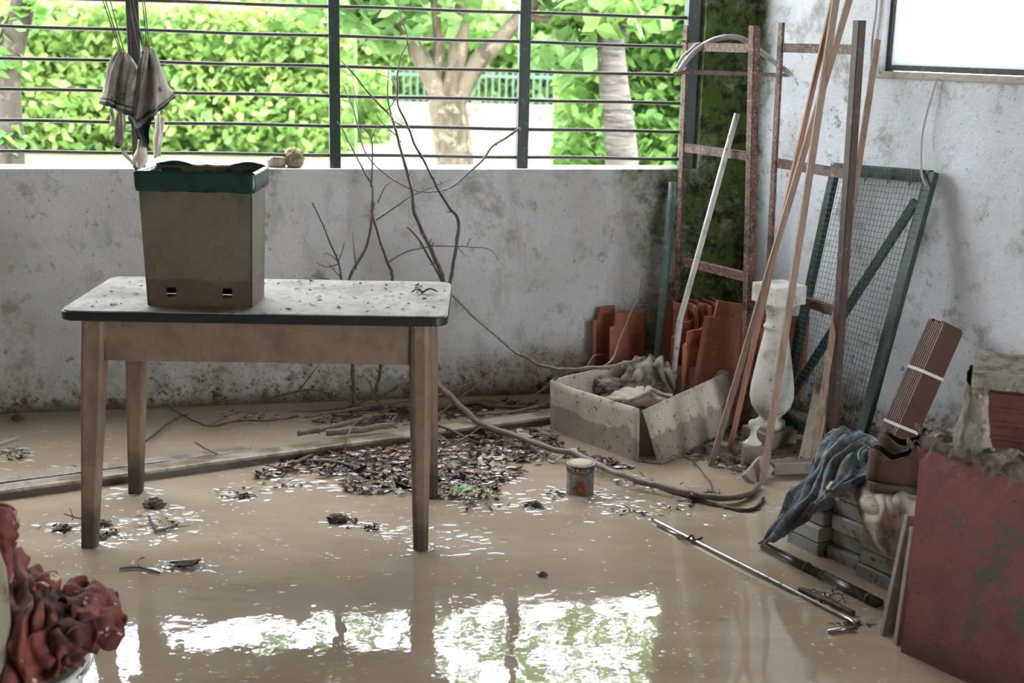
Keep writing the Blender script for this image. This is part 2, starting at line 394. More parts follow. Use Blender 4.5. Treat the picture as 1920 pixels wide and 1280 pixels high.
o = MB().add([V((-4.5, -1.5, -.05)), V((4.0, -1.5, -.05)), V((4.0, 2.0, -.05)), CORNER + V((.1, .1, -.05)), WB(5.75, -.05, -.05)], [(0, 1, 2, 3, 4)]).build('floor', mud_m); o['kind'] = 'structure'
m = MB().add([V((-4.4, -1.5, 0)), V((4.0, -1.5, 0)), WR(5.0, .01, 0), WR(0, .01, 0), WB(5.6, .01, 0)], [(0, 1, 2, 3, 4)])
tag(m.build('flood_water', water_m, org=(0, 3, 0)), 'brown flood water standing over the whole floor', 'water', kind='stuff')

# barred window in the back wall
win = thing('window_1', WB(2, -.08, SILL)); win['kind'] = 'structure'
def post(px, w, mat, y=150, off=-.07, d=.045):
    s = sB(px, y)
    m = MB(); wall_box(m, WB, s - w / 2, s + w / 2, off - d / 2, off + d / 2, SILL - .02, LINT + .02)
    return m.build('post', mat, win, bevel=.003)
post(252, .052, iron_bar); post(629, .048, green_paint); post(988, .05, green_paint); post(1303, .062, green_paint, d=.06); post(-120, .05, green_paint); post(-480, .05, green_paint)
bars = [(-6, 33), (51, 88), (111, 141), (169, 194), (228, 247), (286, 298)]
zl = [B(0, a, -.07).z for a, b in bars]; zr = [B(1275, b, -.07).z for a, b in bars]
for k in range(1, 6): zl.append(zl[0] + .148 * k); zr.append(zr[0] + .148 * k)
s0_, s1_ = sB(0, 100), sB(1300, 100)
for a, b in zip(zl, zr):
    if max(a, b) > LINT - .03: continue
    a2 = a + (a - b) * 1.2
    pts = [WB(s1_ - .02, -.07, b).lerp(WB(S_W1, -.07, a2), t) + V((0, 0, .0015 * math.sin(t * 40 + a * 9))) for t in np.linspace(0, 1, 40)]
    MB().tube(pts, .0078, 8).build('bar', iron_bar, win, smooth=True)

# frosted window in the right wall
w2 = thing('window_2', WR((W2A + W2B) / 2, -.05, W2Z0)); w2['kind'] = 'structure'
def pane_mat():
    t = NT('frosted pane'); tr = t.node('ShaderNodeBsdfTranslucent'); tr.inputs[0].default_value = (.42, .44, .44, 1)
    t.done((.5, .52, .52), .35); ms = t.node('ShaderNodeMixShader'); ms.inputs[0].default_value = .8
    t.L(t.bs.outputs[0], ms.inputs[1]); t.L(tr.outputs[0], ms.inputs[2]); t.L(ms.outputs[0], t.out.inputs[0]); return t.mat
m = MB(); wall_box(m, WR, W2A + .01, W2B - .01, -.052, -.046, W2Z0 + .02, W2Z1 - .01); m.build('pane', pane_mat(), w2)
frame_m = simple('dark window frame', (0.07, 0.065, 0.06), [((0.2, .18, .16), 20, .55, .7)], .6)
for a in ((W2A, W2A + .016, W2Z0, W2Z1), (W2B - .016, W2B, W2Z0, W2Z1), (W2A + .016, W2B - .016, W2Z0 + .004, W2Z0 + .026), (W2A + .016, W2B - .016, W2Z1 - .02, W2Z1)):
    m = MB(); wall_box(m, WR, a[0], a[1], -.065, -.03, a[2], a[3]); m.build('frame', frame_m, w2, bevel=.002)
m = MB(); wall_box(m, WR, W2A - .05, W2B + .03, -.06, .012, W2Z0 - .025, W2Z0 + .001)
m.build('sill', simple('chipped sill plaster', (0.52, 0.48, 0.42), [((0.3, .27, .22), 12, .5, .7)], .8, bump=(60, .006)), w2, bevel=.004)

# ------------------------------------------------------------------ the garden outside
def leaves(rng, centers, size, tilt=1.0, lift=0.0):
    """folded pointed leaves at the given centres: numpy arrays of vertices and triangles"""
    n = len(centers); th = rng.uniform(0, 2 * np.pi, n); ph = rng.uniform(-tilt, tilt, n); ro = rng.uniform(-1.2, 1.2, n)
    ax = np.stack([np.cos(th) * np.cos(ph), np.sin(th) * np.cos(ph), np.sin(ph)], 1)
    sd = np.stack([-np.sin(th) * np.cos(ro), np.cos(th) * np.cos(ro), np.sin(ro)], 1)
    nm = np.cross(ax, sd); s = (size * rng.uniform(.6, 1.3, n))[:, None]
    base = centers - ax * s * .5; tip = centers + ax * s * .5
    l = centers - ax * s * .08 + sd * s * .36 + nm * s * .1; r = centers - ax * s * .08 - sd * s * .36 + nm * s * .1
    l2 = centers + ax * s * .22 + sd * s * .25 + nm * s * .06; r2 = centers + ax * s * .22 - sd * s * .25 + nm * s * .06
    v = np.stack([base, l, l2, tip, r2, r], 1).reshape(-1, 3)
    i = np.arange(n)[:, None] * 6
    f = np.concatenate([i + np.array([[0, 3, 2, 1]]), i + np.array([[0, 5, 4, 3]])], 0)
    return v, f
def leaf_obj(name, rng, centers, size, mat, parent=None, org=None, tilt=1.0):
    v, f = leaves(rng, np.asarray(centers), size, tilt)
    me = bpy.data.meshes.new(name); o = bpy.data.objects.new(name, me); COL.objects.link(o)
    og = ORG[parent.name] if parent else V(org)
    me.from_pydata((v - np.array(og)).tolist(), [], f.tolist()); me.materials.append(mat); me.update()
    if parent: o.parent = parent
    else: o.location = og
    ORG[o.name] = og
    return o
rng = np.random.default_rng(3)
GZ = .12
def lawn():
    t = NT('bright lawn'); c = t.mix(t.ramp(t.noise(.9, 5, .7), .4, .65), (0.15, 0.20, 0.075), (0.26, 0.27, 0.16)); t.bump(t.noise(20, 4, .7), .05, .6); return t.done(c, .9)
m2 = MB(); m2.grid(lambda u, v: V((-40 + 80 * u, 7.0 + v * 50, GZ + .06 * noise.noise(V((u * 40, v * 20, 0))))), 60, 30)
o = m2.build('ground', lawn(), org=(0, 20, GZ)); o['kind'] = 'structure'
def volume(n, c, r, shell=.55):
    d = rng.normal(size=(n, 3)); d /= np.linalg.norm(d, axis=1)[:, None]
    return np.array(c) + d * np.array(r) * (rng.uniform(shell, 1, n)[:, None])
def hedge(name, label, x0, x1, Y, dep, zt, n, size, mat, wob=.35):
    xs = rng.uniform(x0, x1, n); zz = GZ + rng.uniform(0, 1, n) ** .85 * (zt - GZ)
    bul = np.array([noise.noise(V((a * .9, z * 1.1, Y))) for a, z in zip(xs, zz)])
    top = np.array([zt + .35 * noise.noise(V((a * 1.3, 7, Y))) for a in xs])
    zz = np.minimum(zz, top); ys = Y + bul * wob + rng.uniform(0, dep, n)
    h = thing(name, ((x0 + x1) / 2, Y, GZ), label, 'hedge')
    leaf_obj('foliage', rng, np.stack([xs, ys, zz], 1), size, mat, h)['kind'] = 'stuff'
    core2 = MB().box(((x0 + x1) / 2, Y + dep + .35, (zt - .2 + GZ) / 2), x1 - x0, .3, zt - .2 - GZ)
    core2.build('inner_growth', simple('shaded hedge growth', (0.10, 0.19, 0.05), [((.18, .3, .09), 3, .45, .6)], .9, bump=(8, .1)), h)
    return h
xl, xr = P(-60, 200, 16).x, P(600, 200, 16).x
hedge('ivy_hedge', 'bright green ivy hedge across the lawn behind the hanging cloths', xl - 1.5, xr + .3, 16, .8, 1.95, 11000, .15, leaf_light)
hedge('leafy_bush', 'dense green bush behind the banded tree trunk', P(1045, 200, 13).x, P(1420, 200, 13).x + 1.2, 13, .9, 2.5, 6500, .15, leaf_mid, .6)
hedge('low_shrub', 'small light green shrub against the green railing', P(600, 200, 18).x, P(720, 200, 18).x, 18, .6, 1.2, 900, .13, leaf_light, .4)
# railing on a low wall
FY = 21.0
fr = thing('garden_railing', (P(860, 200, FY).x, FY, GZ), 'green metal railing on low pale wall beyond the fig tree', 'fence')
fx0, fx1 = P(560, 200, FY).x, P(1120, 200, FY).x
MB().box(((fx0 + fx1) / 2, FY, GZ + .22), fx1 - fx0, .25, .5).build('low_wall', outer_wall_m, fr, bevel=.02)
zt_ = P(860, 132, FY).z
for z in (GZ + .55, zt_ - .08): MB().box(((fx0 + fx1) / 2, FY, z), fx1 - fx0, .04, .05).build('rail', fence_m, fr)
pm = None; k = 0; x = fx0 + .05
while x < fx1:
    if pm is None:
        p_ = MB().box((x, FY, (GZ + .47 + zt_) / 2), .03, .03, zt_ - GZ - .47).build('paling', fence_m, fr); pm = p_; px0 = x
    else:
        p_ = pm.copy(); COL.objects.link(p_); p_.parent = fr; p_.location = (x - px0, 0, 0)
    x += .11
bd = thing('pale_house', (P(380, 30, 34).x, 34, GZ), 'pale house wall with a grey roof edge far behind the hedge', 'building')
MB().box((P(380, 30, 34).x, 36, 1.6), 9, 4, 3.4).build('wall', outer_wall_m, bd)
MB().box((P(380, 30, 34).x, 36, 3.4), 9.6, 4.6, .25).build('roof', simple('grey roof', (.3, .29, .28), rough=.8), bd)
hedge('tall_hedge', 'light hedge beyond the green railing', P(560, 200, 24).x, P(1150, 200, 24).x, 24, .8, 2.3, 3500, .24, leaf_light, .6)
# trees
def limb(m, pts, r, n=10):
    q = catmull(pts, 6); k = len(q)
    rr = [r[0] + (r[1] - r[0]) * i / (k - 1) for i in range(k)]
    q = [p + noise.noise_vector(p * 1.7) * .03 for p in q]
    return m.tube(q, rr, n)
def tree(name, label, limbs, mat, crown, lm, size, tilt=1.0):
    b = limbs[0][0][0]; t = thing(name, (b.x, b.y, GZ), label, 'tree')
    m = MB(); limb(m, *limbs[0], n=14); m.build('trunk', mat, t, smooth=True)
    for l in limbs[1:]:
        mm = MB(); limb(mm, *l); mm.build('branch', mat, t, smooth=True)
    c = np.concatenate([volume(*a) for a in crown])
    leaf_obj('crown', rng, c, size, lm, t, tilt=tilt)['kind'] = 'stuff'
    return t
D = 10.0
def q(x, y, Y=D): return P(x, y, Y)
b0 = q(852, 330); b0.z = GZ - .05
tree('fig_tree', 'pale forked fig tree with large leaves on the lawn', [
    ([b0, q(850, 330), q(848, 250), q(838, 185)], (.155, .14)),
    ([q(838, 200), q(800, 130), q(768, 80), q(730, 10), q(690, -120), q(640, -300)], (.085, .03)),
    ([q(845, 190), q(856, 110), q(863, 40), q(872, -80), q(880, -300)], (.09, .04)),
    ([q(852, 200), q(892, 120), q(930, 85), q(985, 30), q(1060, -60), q(1150, -200)], (.085, .035)),
    ([q(820, 165), q(822, 100), q(815, 40), q(800, -100)], (.05, .025)),
    ([q(985, 35), q(1080, 40), q(1180, 20)], (.03, .012))], trunk_m,
    [(300, q(720, -10), (.75, .9, .38), .1), (180, q(640, -30), (.6, .8, .35), .1), (150, q(900, -60), (.9, 1., .35), .1), (90, q(1080, -20), (.6, .8, .3), .1),
     (420, q(840, -520), (2.2, 2.0, .8), .35), (60, q(1060, 110), (.35, .5, .22), .1), (60, q(720, 60), (.3, .4, .16), .1)], leaf_fig, .19, .9)
b1 = q(1170, 330); b1.z = GZ - .05
tree('cherry_tree', 'banded grey tree trunk with broken stub and leafy sprout', [
    ([b1, q(1166, 320), q(1158, 220), q(1150, 140), q(1144, 60)], (.14, .10)),
    ([q(1146, 75), q(1130, 30), q(1100, -60), q(1040, -200)], (.05, .02)),
    ([q(1150, 80), q(1185, 40), q(1215, -30), q(1260, -200)], (.045, .02)),
    ([q(1150, 70), q(1155, 45)], (.07, .05))], trunk_cherry,
    [(26, q(1148, 262), (.1, .1, .12), .2), (20, q(1140, 215), (.12, .1, .1), .2), (160, q(1180, 0), (.5, .6, .28), .1), (350, q(1290, -450), (1.3, 1.6, .8), .35), (90, q(1100, 40), (.35, .5, .2), .1)], leaf_mid, .17)
b2 = q(26, 330, 9); b2.z = GZ - .05
tree('garden_tree', 'dark rough tree trunk at the far end of the ivy hedge', [
    ([b2, q(24, 300, 9), q(16, 200, 9), q(20, 100, 9), q(40, 10, 9), q(70, -120, 9)], (.10, .075)),
    ([q(22, 90, 9), q(-10, 30, 9), q(-60, -60, 9)], (.05, .03))], simple('dark rough bark', (.05, .038, .03), [((.022, .017, .014), 7, .48, .62, (1, 1, .3)), ((.09, .072, .058), 16, .53, .66)], .8, bump=(25, .012)),
    [(90, q(5, 110, 9), (.16, .2, .25), .1), (40, q(25, 265, 9), (.12, .2, .1), .1), (400, q(-150, -380, 9), (1.4, 1.6, .9), .35), (60, q(40, 20, 9), (.3, .3, .2), .1)], leaf_mid, .13)
b3 = q(430, 330, 24); b3.z = GZ
tree('far_tree', 'light green far tree above the ivy hedge', [
    ([b3, q(430, 200, 24), q(425, 60, 24), q(415, -60, 24)], (.16, .1)), ([q(427, 90, 24), q(360, 30, 24)], (.06, .03))], trunk_m,
    [(900, q(250, 10, 24), (3.4, 1.5, 1.0), .1), (500, q(560, 10, 24), (1.4, 1.5, .9), .1), (500, q(430, -260, 24), (5, 3, 1.6), .4)], leaf_light, .3)
b4 = q(1330, 330, 22); b4.z = GZ
tree('tall_tree', 'tall dark green tree filling the gap beside the window post', [
    ([b4, q(1330, 200, 22), q(1325, 40, 22), q(1320, -100, 22)], (.18, .1))], trunk_cherry,
    [(1500, q(1290, 20, 22), (2.0, 1.5, 1.5), .1), (500, q(1250, -230, 22), (3, 2.5, 1.6), .4), (500, q(980, 60, 22), (1.3, 1., .5), .1)], leaf_mid, .28)

# ------------------------------------------------------------------ table
TT = .77
tc = [G(112, 582, TT), G(835, 594, TT), G(851, 528, TT), G(206, 517, TT)]
ctr = sum(tc, V()) / 4; tx = ((tc[1] - tc[0]) + (tc[2] - tc[3])).normalized(); ty = V((-tx.y, tx.x, 0))
TW = ((tc[1] - tc[0]).length + (tc[2] - tc[3]).length) / 2; TD = ((tc[3] - tc[0]).dot(ty) + (tc[2] - tc[1]).dot(ty)) / 2
def T(u, v, z): return V((ctr.x, ctr.y, 0)) + tx * u + ty * v + V((0, 0, z))
table_m = NT('muddy cream paint'); z_ = table_m.dot((0, 0, 1))
c_ = table_m.mix(table_m.ramp(table_m.noise(6, 6, .7), .38, .68), (0.20, 0.142, 0.10), (0.125, 0.085, 0.057))
c_ = table_m.mix(table_m.math('MULTIPLY', table_m.ramp(table_m.noise(22, 6, .75, off=3), .56, .64), .8), c_, (0.14, 0.09, 0.06))
c_ = table_m.mix(table_m.ramp(table_m.math('ADD', z_, table_m.math('MULTIPLY', table_m.noise(14, 5, .7, off=7), .16)), .26, .15), c_, (0.055, 0.036, 0.022))
table_m.bump(table_m.noise(60, 4, .7), .0012, .7); table_m = table_m.done(c_, .55)
top_m = NT('muddy table top'); c_ = top_m.mix(top_m.ramp(top_m.noise(5, 7, .7, off=2), .42, .66), (0.235, 0.225, 0.21), (0.11, 0.085, 0.06))
c_ = top_m.mix(top_m.math('MULTIPLY', top_m.ramp(top_m.noise(28, 5, .7, off=6), .53, .63), .8), c_, (0.09, 0.06, 0.04))
top_m.bump(top_m.noise(45, 5, .7), .0015, .7); top_m = top_m.done(c_, .65, spec=.2)
black_edge = simple('black table edging', (0.012, 0.014, 0.014), [((0.02, .08, .03), 2.2, .63, .68, (1, 1, 1)), ((.1, .08, .06), 40, .64, .74)], .45)
table = thing('table', (ctr.x, ctr.y, 0), 'cream painted wooden table with black-edged top standing in the water', 'table')
def slab(hw, hd, r, z0, z1):
    m = MB(); ring = []
    for cx, cy, a0 in ((hw - r, hd - r, 0), (-hw + r, hd - r, 90), (-hw + r, -hd + r, 180), (hw - r, -hd + r, 270)):
        for k in range(7):
            a = math.radians(a0 + 15 * k); ring.append((cx + r * math.cos(a), cy + r * math.sin(a)))
    n = len(ring); vs = [T(x, y, z0) for x, y in ring] + [T(x, y, z1) for x, y in ring]
    return m.add(vs, [tuple(reversed(range(n))), tuple(range(n, 2 * n))] + [(i, (i + 1) % n, n + (i + 1) % n, n + i) for i in range(n)])
slab(TW / 2, TD / 2, .045, TT - .032, TT - .004).build('edge_band', black_edge, table, bevel=.004)
slab(TW / 2 - .004, TD / 2 - .004, .042, TT - .0045, TT).build('table_top', top_m, table, bevel=.0015)
feet = [G(167, 1023), G(789, 1029), G(254, 922), G(809, 931)]
lu = [(p - V((ctr.x, ctr.y, 0))).dot(tx) for p in feet]; lv = [(p - V((ctr.x, ctr.y, 0))).dot(ty) for p in feet]
APZ = TT - .16
tops = [(G(184, 600, TT - .03) , 0), (G(772, 606, TT - .03), 1)]
hu0 = -TW / 2 + .10; hu1 = TW / 2 - .085; hv = TD / 2 - .045
tp = [(hu0, -hv), (hu1, -hv), (hu0 + .005, hv - .03), (hu1, hv - .03)]
for k in range(4):
    m = MB(); n = 9; u0, v0 = tp[k]; u1, v1 = lu[k], lv[k]
    ring = []
    N = 12; o0 = 0; vs = []
    for i in range(n + 1):
        t = i / n; z = (TT - .034) * (1 - t) - .045 * t; h = .036 - .013 * max(0, (t - .2) / .8)
        cu, cv = (u0 + (u1 - u0) * t, v0 + (v1 - v0) * t)
        for j in range(N):
            a = 2 * math.pi * (j + .5) / N; ca, sa = math.cos(a), math.sin(a)
            pw = .34 if k in (0, 2) else .62
            vs.append(T(cu + h * math.copysign(abs(ca) ** pw, ca), cv + h * math.copysign(abs(sa) ** pw, sa), z))
    fs = [(i * N + j, i * N + (j + 1) % N, (i + 1) * N + (j + 1) % N, (i + 1) * N + j) for i in range(n) for j in range(N)]
    m.add(vs, fs + [tuple(range(n * N, n * N + N))]); m.build('leg', table_m, table, bevel=.003)
def apr(a, b, inset):
    m = MB(); m.beam(T(a[0], a[1], (TT - .034 + APZ) / 2), T(b[0], b[1], (TT - .034 + APZ) / 2), .022, TT - .034 - APZ)
    m.build('apron', table_m, table, bevel=.003)
apr((hu0 + .03, -hv - .012), (hu1 - .03, -hv - .012), 0); apr((hu0 + .03, hv - .03), (hu1 - .03, hv - .03), 0)
apr((hu0, -hv + .03), (hu0, hv - .06), 0); apr((hu1 + .012, -hv + .03), (hu1 + .012, hv - .06), 0)
# crumbs of mud on the table
m = MB(); rr = random.Random(5)
for k in range(260):
    u = rr.uniform(-.52, .58); v = rr.uniform(-.25, .27)
    if -.42 < u < .06 and v < .12: continue
    s = rr.choice((.003, .003, .004, .005, .008)); p = T(u, v, TT + s * .3)
    vs = [p + V((rr.uniform(-1, 1) * s * 1.6, rr.uniform(-1, 1) * s * 1.6, rr.uniform(-.3, .7) * s)) for _ in range(5)]
    m.add(vs, [(0, 1, 2), (0, 2, 3), (0, 3, 4), (1, 2, 4), (2, 3, 4), (0, 1, 4)])
tag(m.build('mud_crumbs', clod_m), 'scattered mud crumbs and leaf bits on the table top', 'debris', kind='stuff')
m = MB(); c0 = G(792, 548, TT + .004)
for dx, dy in ((.05, .0), (-.03, .05), (-.035, -.02)):
    m.tube(catmull([c0, c0 + V((dx * .5, dy * .5 + .006, .012)), c0 + V((dx, dy, .004))], 4), [.004] * 4 + [.003] * 4 + [.0015], 6)
tag(m.build('dead_twig', bark, smooth=True), 'tiny forked dead twig lying on the table top', 'twig')

# ------------------------------------------------------------------ bin with bag
bl, br = G(277, 573, TT), G(473, 577, TT); bx = (br - bl).normalized(); by = V((-bx.y, bx.x, 0)); BW = (br - bl).length; BD = .20; BH = .415
bc = (bl + br) / 2 + by * BD / 2
def BN(u, v, z):            # u,v in -1..1, tapered
    k = 1 + .07 * z / BH; return bc + bx * (u * BW / 2 * k) + by * (v * BD / 2 * k) + V((0, 0, z + .002))
bin_m = NT('dirty cream bin'); zb = bin_m.dot((0, 0, 1), -TT)
c_ = bin_m.mix(bin_m.ramp(bin_m.noise(5, 6, .7, off=1), .36, .7), (0.125, 0.108, 0.074), (0.072, 0.06, 0.04))
c_ = bin_m.mix(bin_m.math('MULTIPLY', bin_m.ramp(bin_m.noise(34, 5, .75, off=5), .59, .66), .8), c_, (0.08, 0.055, 0.035))
lo_ = bin_m.ramp(bin_m.math('ADD', zb, bin_m.math('MULTIPLY', bin_m.noise(30, 4, .7, off=8), .012)), .094, .088)
c_ = bin_m.mix(bin_m.math('MULTIPLY', lo_, bin_m.ramp(bin_m.noise(14, 6, .75, off=9), .38, .6, .35, 1)), c_, (0.075, 0.046, 0.028))
bin_m.bump(bin_m.noise(80, 4, .7), .001, .7); bin_m = bin_m.done(c_, .45)
wbin = thing('waste_bin', (bc.x, bc.y, TT), 'dirty cream rectangular waste bin standing on the table', 'bin')
us = [-1, -.62, -.44, .44, .62, 1]; zs = [0, .026, .058, BH]
m = MB()
for side in (-1, 1):
    for i in range(5):
        for j in range(3):
            if j == 1 and i in (1, 3): continue
            u0, u1, z0, z1 = us[i], us[i + 1], zs[j], zs[j + 1]; a, b = side, side * .96
            pts = [BN(u0, a, z0), BN(u1, a, z0), BN(u1, b, z0), BN(u0, b, z0), BN(u0, a, z1), BN(u1, a, z1), BN(u1, b, z1), BN(u0, b, z1)]
            if side > 0: pts = [pts[3], pts[2], pts[1], pts[0], pts[7], pts[6], pts[5], pts[4]]
            m.hexa(pts)
for side in (-1, 1):
    a, b = sorted((side, side * .97))
    m.hexa([BN(a, -1, 0), BN(b, -1, 0), BN(b, 1, 0), BN(a, 1, 0), BN(a, -1, BH), BN(b, -1, BH), BN(b, 1, BH), BN(a, 1, BH)])
m.build('bin_body', bin_m, wbin)
# liner folded over the rim
prof = [(1.035, BH - .058), (1.055, BH - .045), (1.05, BH - .012), (1.055, BH - .003), (1.02, BH + .003), (.96, BH - .004), (.93, BH - .04), (.9, BH - .16), (.5, BH - .18)]
def lin(u, v):
    a = u * 4; e = int(a) % 4; t = a - int(a)
    if u >= 1: e, t = 0, 0
    c4 = [(-1, -1), (1, -1), (1, 1), (-1, 1)]; p, q_ = c4[e], c4[(e + 1) % 4]
    x, y = p[0] + (q_[0] - p[0]) * t, p[1] + (q_[1] - p[1]) * t
    f = v * (len(prof) - 1); i = min(int(f), len(prof) - 2); g = f - i
    k = prof[i][0] + (prof[i + 1][0] - prof[i][0]) * g; z = prof[i][1] + (prof[i + 1][1] - prof[i][1]) * g
    n = noise.noise(V((x * 4, y * 4, z * 12)))
    if e == 2 and .2 < v < .8: z += .012 * max(0, math.sin(t * 9.5)) * math.sin((v - .2) / .6 * math.pi)
    if v < .1: z += .006 * noise.noise(V((x * 3, y * 3, 5)))
    return BN(x * k + .012 * n, y * (k + .02) + .03 * n, z + .004 * noise.noise(V((x * 9, y * 9, 2))))
m = MB(); m.grid(lin, 96, 24); m.uv = None
tag(m.build('bin_liner', plastic_green, smooth=True, solid=.0012), 'dark green plastic bag folded over the bin rim', 'bag')

# ------------------------------------------------------------------ cloths hanging on strings at the window
def towel_mat():
    t = NT('printed towel'); uv = t.node('ShaderNodeUVMap').outputs[0]; sx = t.node('ShaderNodeSeparateXYZ'); t.L(uv, sx.inputs[0]); v = sx.outputs[1]
    c = t.mix(t.ramp(t.noise(14, 5, .7), .4, .7), (0.33, 0.30, 0.26), (0.19, 0.18, 0.165))
    c = t.mix(t.math('MULTIPLY', t.ramp(t.noise(26, 5, .7, off=5), .56, .64), t.ramp(v, .45, .55)), c, (0.1, 0.1, 0.1))
    line = t.math('MULTIPLY', t.math('GREATER_THAN', v, .70), t.math('LESS_THAN', v, .73))
    c = t.mix(line, c, (0.06, 0.07, 0.075)); c = t.mix(t.math('GREATER_THAN', v, .78), c, (0.045, 0.06, 0.065))
    t.done(c, .9, spec=.1)
    tr = t.node('ShaderNodeBsdfTranslucent'); t.L(c, tr.inputs[0]); ms = t.node('ShaderNodeMixShader'); ms.inputs[0].default_value = .25
    t.L(t.bs.outputs[0], ms.inputs[1]); t.L(tr.outputs[0], ms.inputs[2]); t.L(ms.outputs[0], t.out.inputs[0]); return t.mat
towel_m = towel_mat()
def W(x, y, off): return B(x, y, off)
def hang(name, label, rows, folds, seed, mat=towel_m, cat='cloth', nu=40, nv=30, strings=()):
    t = thing(name, W(*rows[-1][0]), label, cat, 'cloths hanging on strings at the window')
    m = sheet([[W(*p) for p in r] for r in rows], nu, nv, .003, 22, 0, 8, seed, (folds, .8, .009))
    m.build('cloth', mat, t, smooth=True, solid=.0018)
    for a, b in strings: MB().tube([W(*a), W(*b)], .0022, 5).build('string', string_m, t)
    return t
hang('hanging_towel', 'grey printed towel with dark hem, bunched by strings beside the window post', [
    [(222, 97, .06), (226, 96, .065), (229, 97, .07), (233, 99, .06), (236, 102, .05)],
    [(203, 118, .05), (214, 120, .09), (226, 118, .07), (242, 122, .1), (262, 128, .05)],
    [(196, 160, .03), (206, 155, .1), (218, 158, .05), (238, 162, .12), (262, 168, .06)],
    [(188, 188, .03), (203, 190, .11), (215, 196, .04), (236, 203, .13), (255, 208, .05)],
    [(187, 194, .03), (204, 199, .11), (216, 206, .04), (236, 215, .13), (252, 217, .05)]], 5, 2.1,
    strings=[((190, -8, .02), (225, 97, .065)), ((195, -8, .02), (228, 97, .065)), ((204, -8, .02), (233, 99, .06)), ((237, -6, .03), (241, 110, .06)), ((240, -6, .03), (246, 112, .06)), ((242, -6, .03), (262, 124, .06))])
hang('hanging_towel', 'pale printed towel hanging to a long point nearest the bin', [
    [(274, 92, .08), (277, 90, .09), (279, 90, .09), (282, 91, .08), (286, 96, .07)],
    [(262, 125, .08), (272, 122, .13), (280, 120, .08), (290, 116, .12), (303, 128, .06)],
    [(256, 168, .09), (266, 165, .14), (278, 165, .07), (294, 158, .13), (316, 165, .05)],
    [(243, 215, .09), (255, 235, .14), (272, 225, .07), (290, 212, .13), (326, 178, .05)],
    [(240, 222, .09), (262, 262, .14), (277, 274, .07), (290, 216, .13), (328, 184, .05)]], 5, 4.4,
    strings=[((266, -8, .03), (276, 91, .09)), ((270, -8, .03), (280, 91, .09)), ((244, -6, .03), (272, 98, .085)), ((247, -6, .03), (269, 101, .085)), ((239, -6, .03), (264, 122, .08))])
hang('cloth_strip', 'narrow cream rag with dark tip below the towels', [
    [(219, 208, .02), (226, 208, .03), (236, 212, .02)], [(218, 235, .02), (227, 236, .04), (236, 240, .02)], [(217, 262, .02), (222, 266, .03), (232, 262, .02)], [(217, 276, .02), (220, 277, .02), (225, 270, .02)]], 2, 6.0, nu=14, nv=18)
hang('cloth_strip', 'torn rag trailing down to the bin corner', [
    [(226, 278, .03), (229, 277, .03), (232, 279, .03)], [(232, 292, .05), (237, 290, .06), (243, 294, .05)], [(246, 306, .1), (250, 304, .1), (253, 309, .1)], [(256, 322, .14), (259, 318, .14), (262, 324, .14)]], 2, 7.0, nu=10, nv=18)
hang('cloth_strip', 'cream rag hanging below the long point', [
    [(258, 262, .05), (264, 262, .07), (270, 270, .05)], [(254, 282, .05), (262, 284, .08), (272, 284, .05)], [(246, 300, .05), (260, 303, .08), (275, 300, .05)], [(254, 312, .05), (258, 316, .07), (264, 313, .05)]], 2, 8.0, mat=cloth_pale, nu=14, nv=14)
hang('cloth_strip', 'ragged pale strip hanging furthest to the right of the towels', [
    [(290, 214, .02), (297, 212, .04), (305, 222, .02)], [(291, 240, .02), (298, 242, .04), (307, 245, .02)], [(290, 268, .02), (296, 268, .04), (306, 266, .02)], [(289, 296, .02), (293, 296, .03), (300, 292, .02)]], 2, 9.0, mat=cloth_pale, nu=12, nv=18)
hang('cloth_strip', 'short brown rag peeping out left of the towels', [
    [(206, 203, 0), (210, 203, .01), (215, 204, 0)], [(207, 220, 0), (211, 220, .01), (215, 220, 0)], [(206, 235, 0), (210, 236, .01), (215, 235, 0)]], 2, 9.5, mat=cloth_pale, nu=8, nv=10)

# things on the sill
def lump(c, r, amp, sc, seed, n=(24, 14)):
    m = MB(); c = V(c)
    def fn(u, v):
        a = u * 2 * math.pi; b = (v - .5) * math.pi
        d = V((math.cos(a) * math.cos(b), math.sin(a) * math.cos(b), math.sin(b)))
        k = 1 + amp * noise.fractal(d * sc + V((seed, seed, 0)), .8, 2.0, 4)
        return c + V((d.x * r[0] * k, d.y * r[1] * k, max(d.z * r[2] * k, -r[2] * .8)))
    m.grid(fn, *n); m.uv = None; return m
p = WB(sB(520, 300), -.09, SILL); tag(lump(p + V((0, 0, .022)), (.042, .03, .028), .35, 1.6, 3).build('stone', simple('pinkish stone', (.4, .33, .27), [((.26, .24, .16), 30, .45, .65)], .8, bump=(90, .003)), smooth=True), 'small pale stone lying on the window sill', 'stone')
p = WB(sB(553, 300), -.08, SILL); tag(lump(p + V((0, 0, .038)), (.045, .04, .046), .22, 3.5, 8).build('scrubbing_sponge', simple('brown sponge', (.36, .28, .19), [((.2, .13, .08), 60, .45, .65)], .95, bump=(140, .008)), smooth=True), 'rough brown sponge on the window sill', 'sponge')

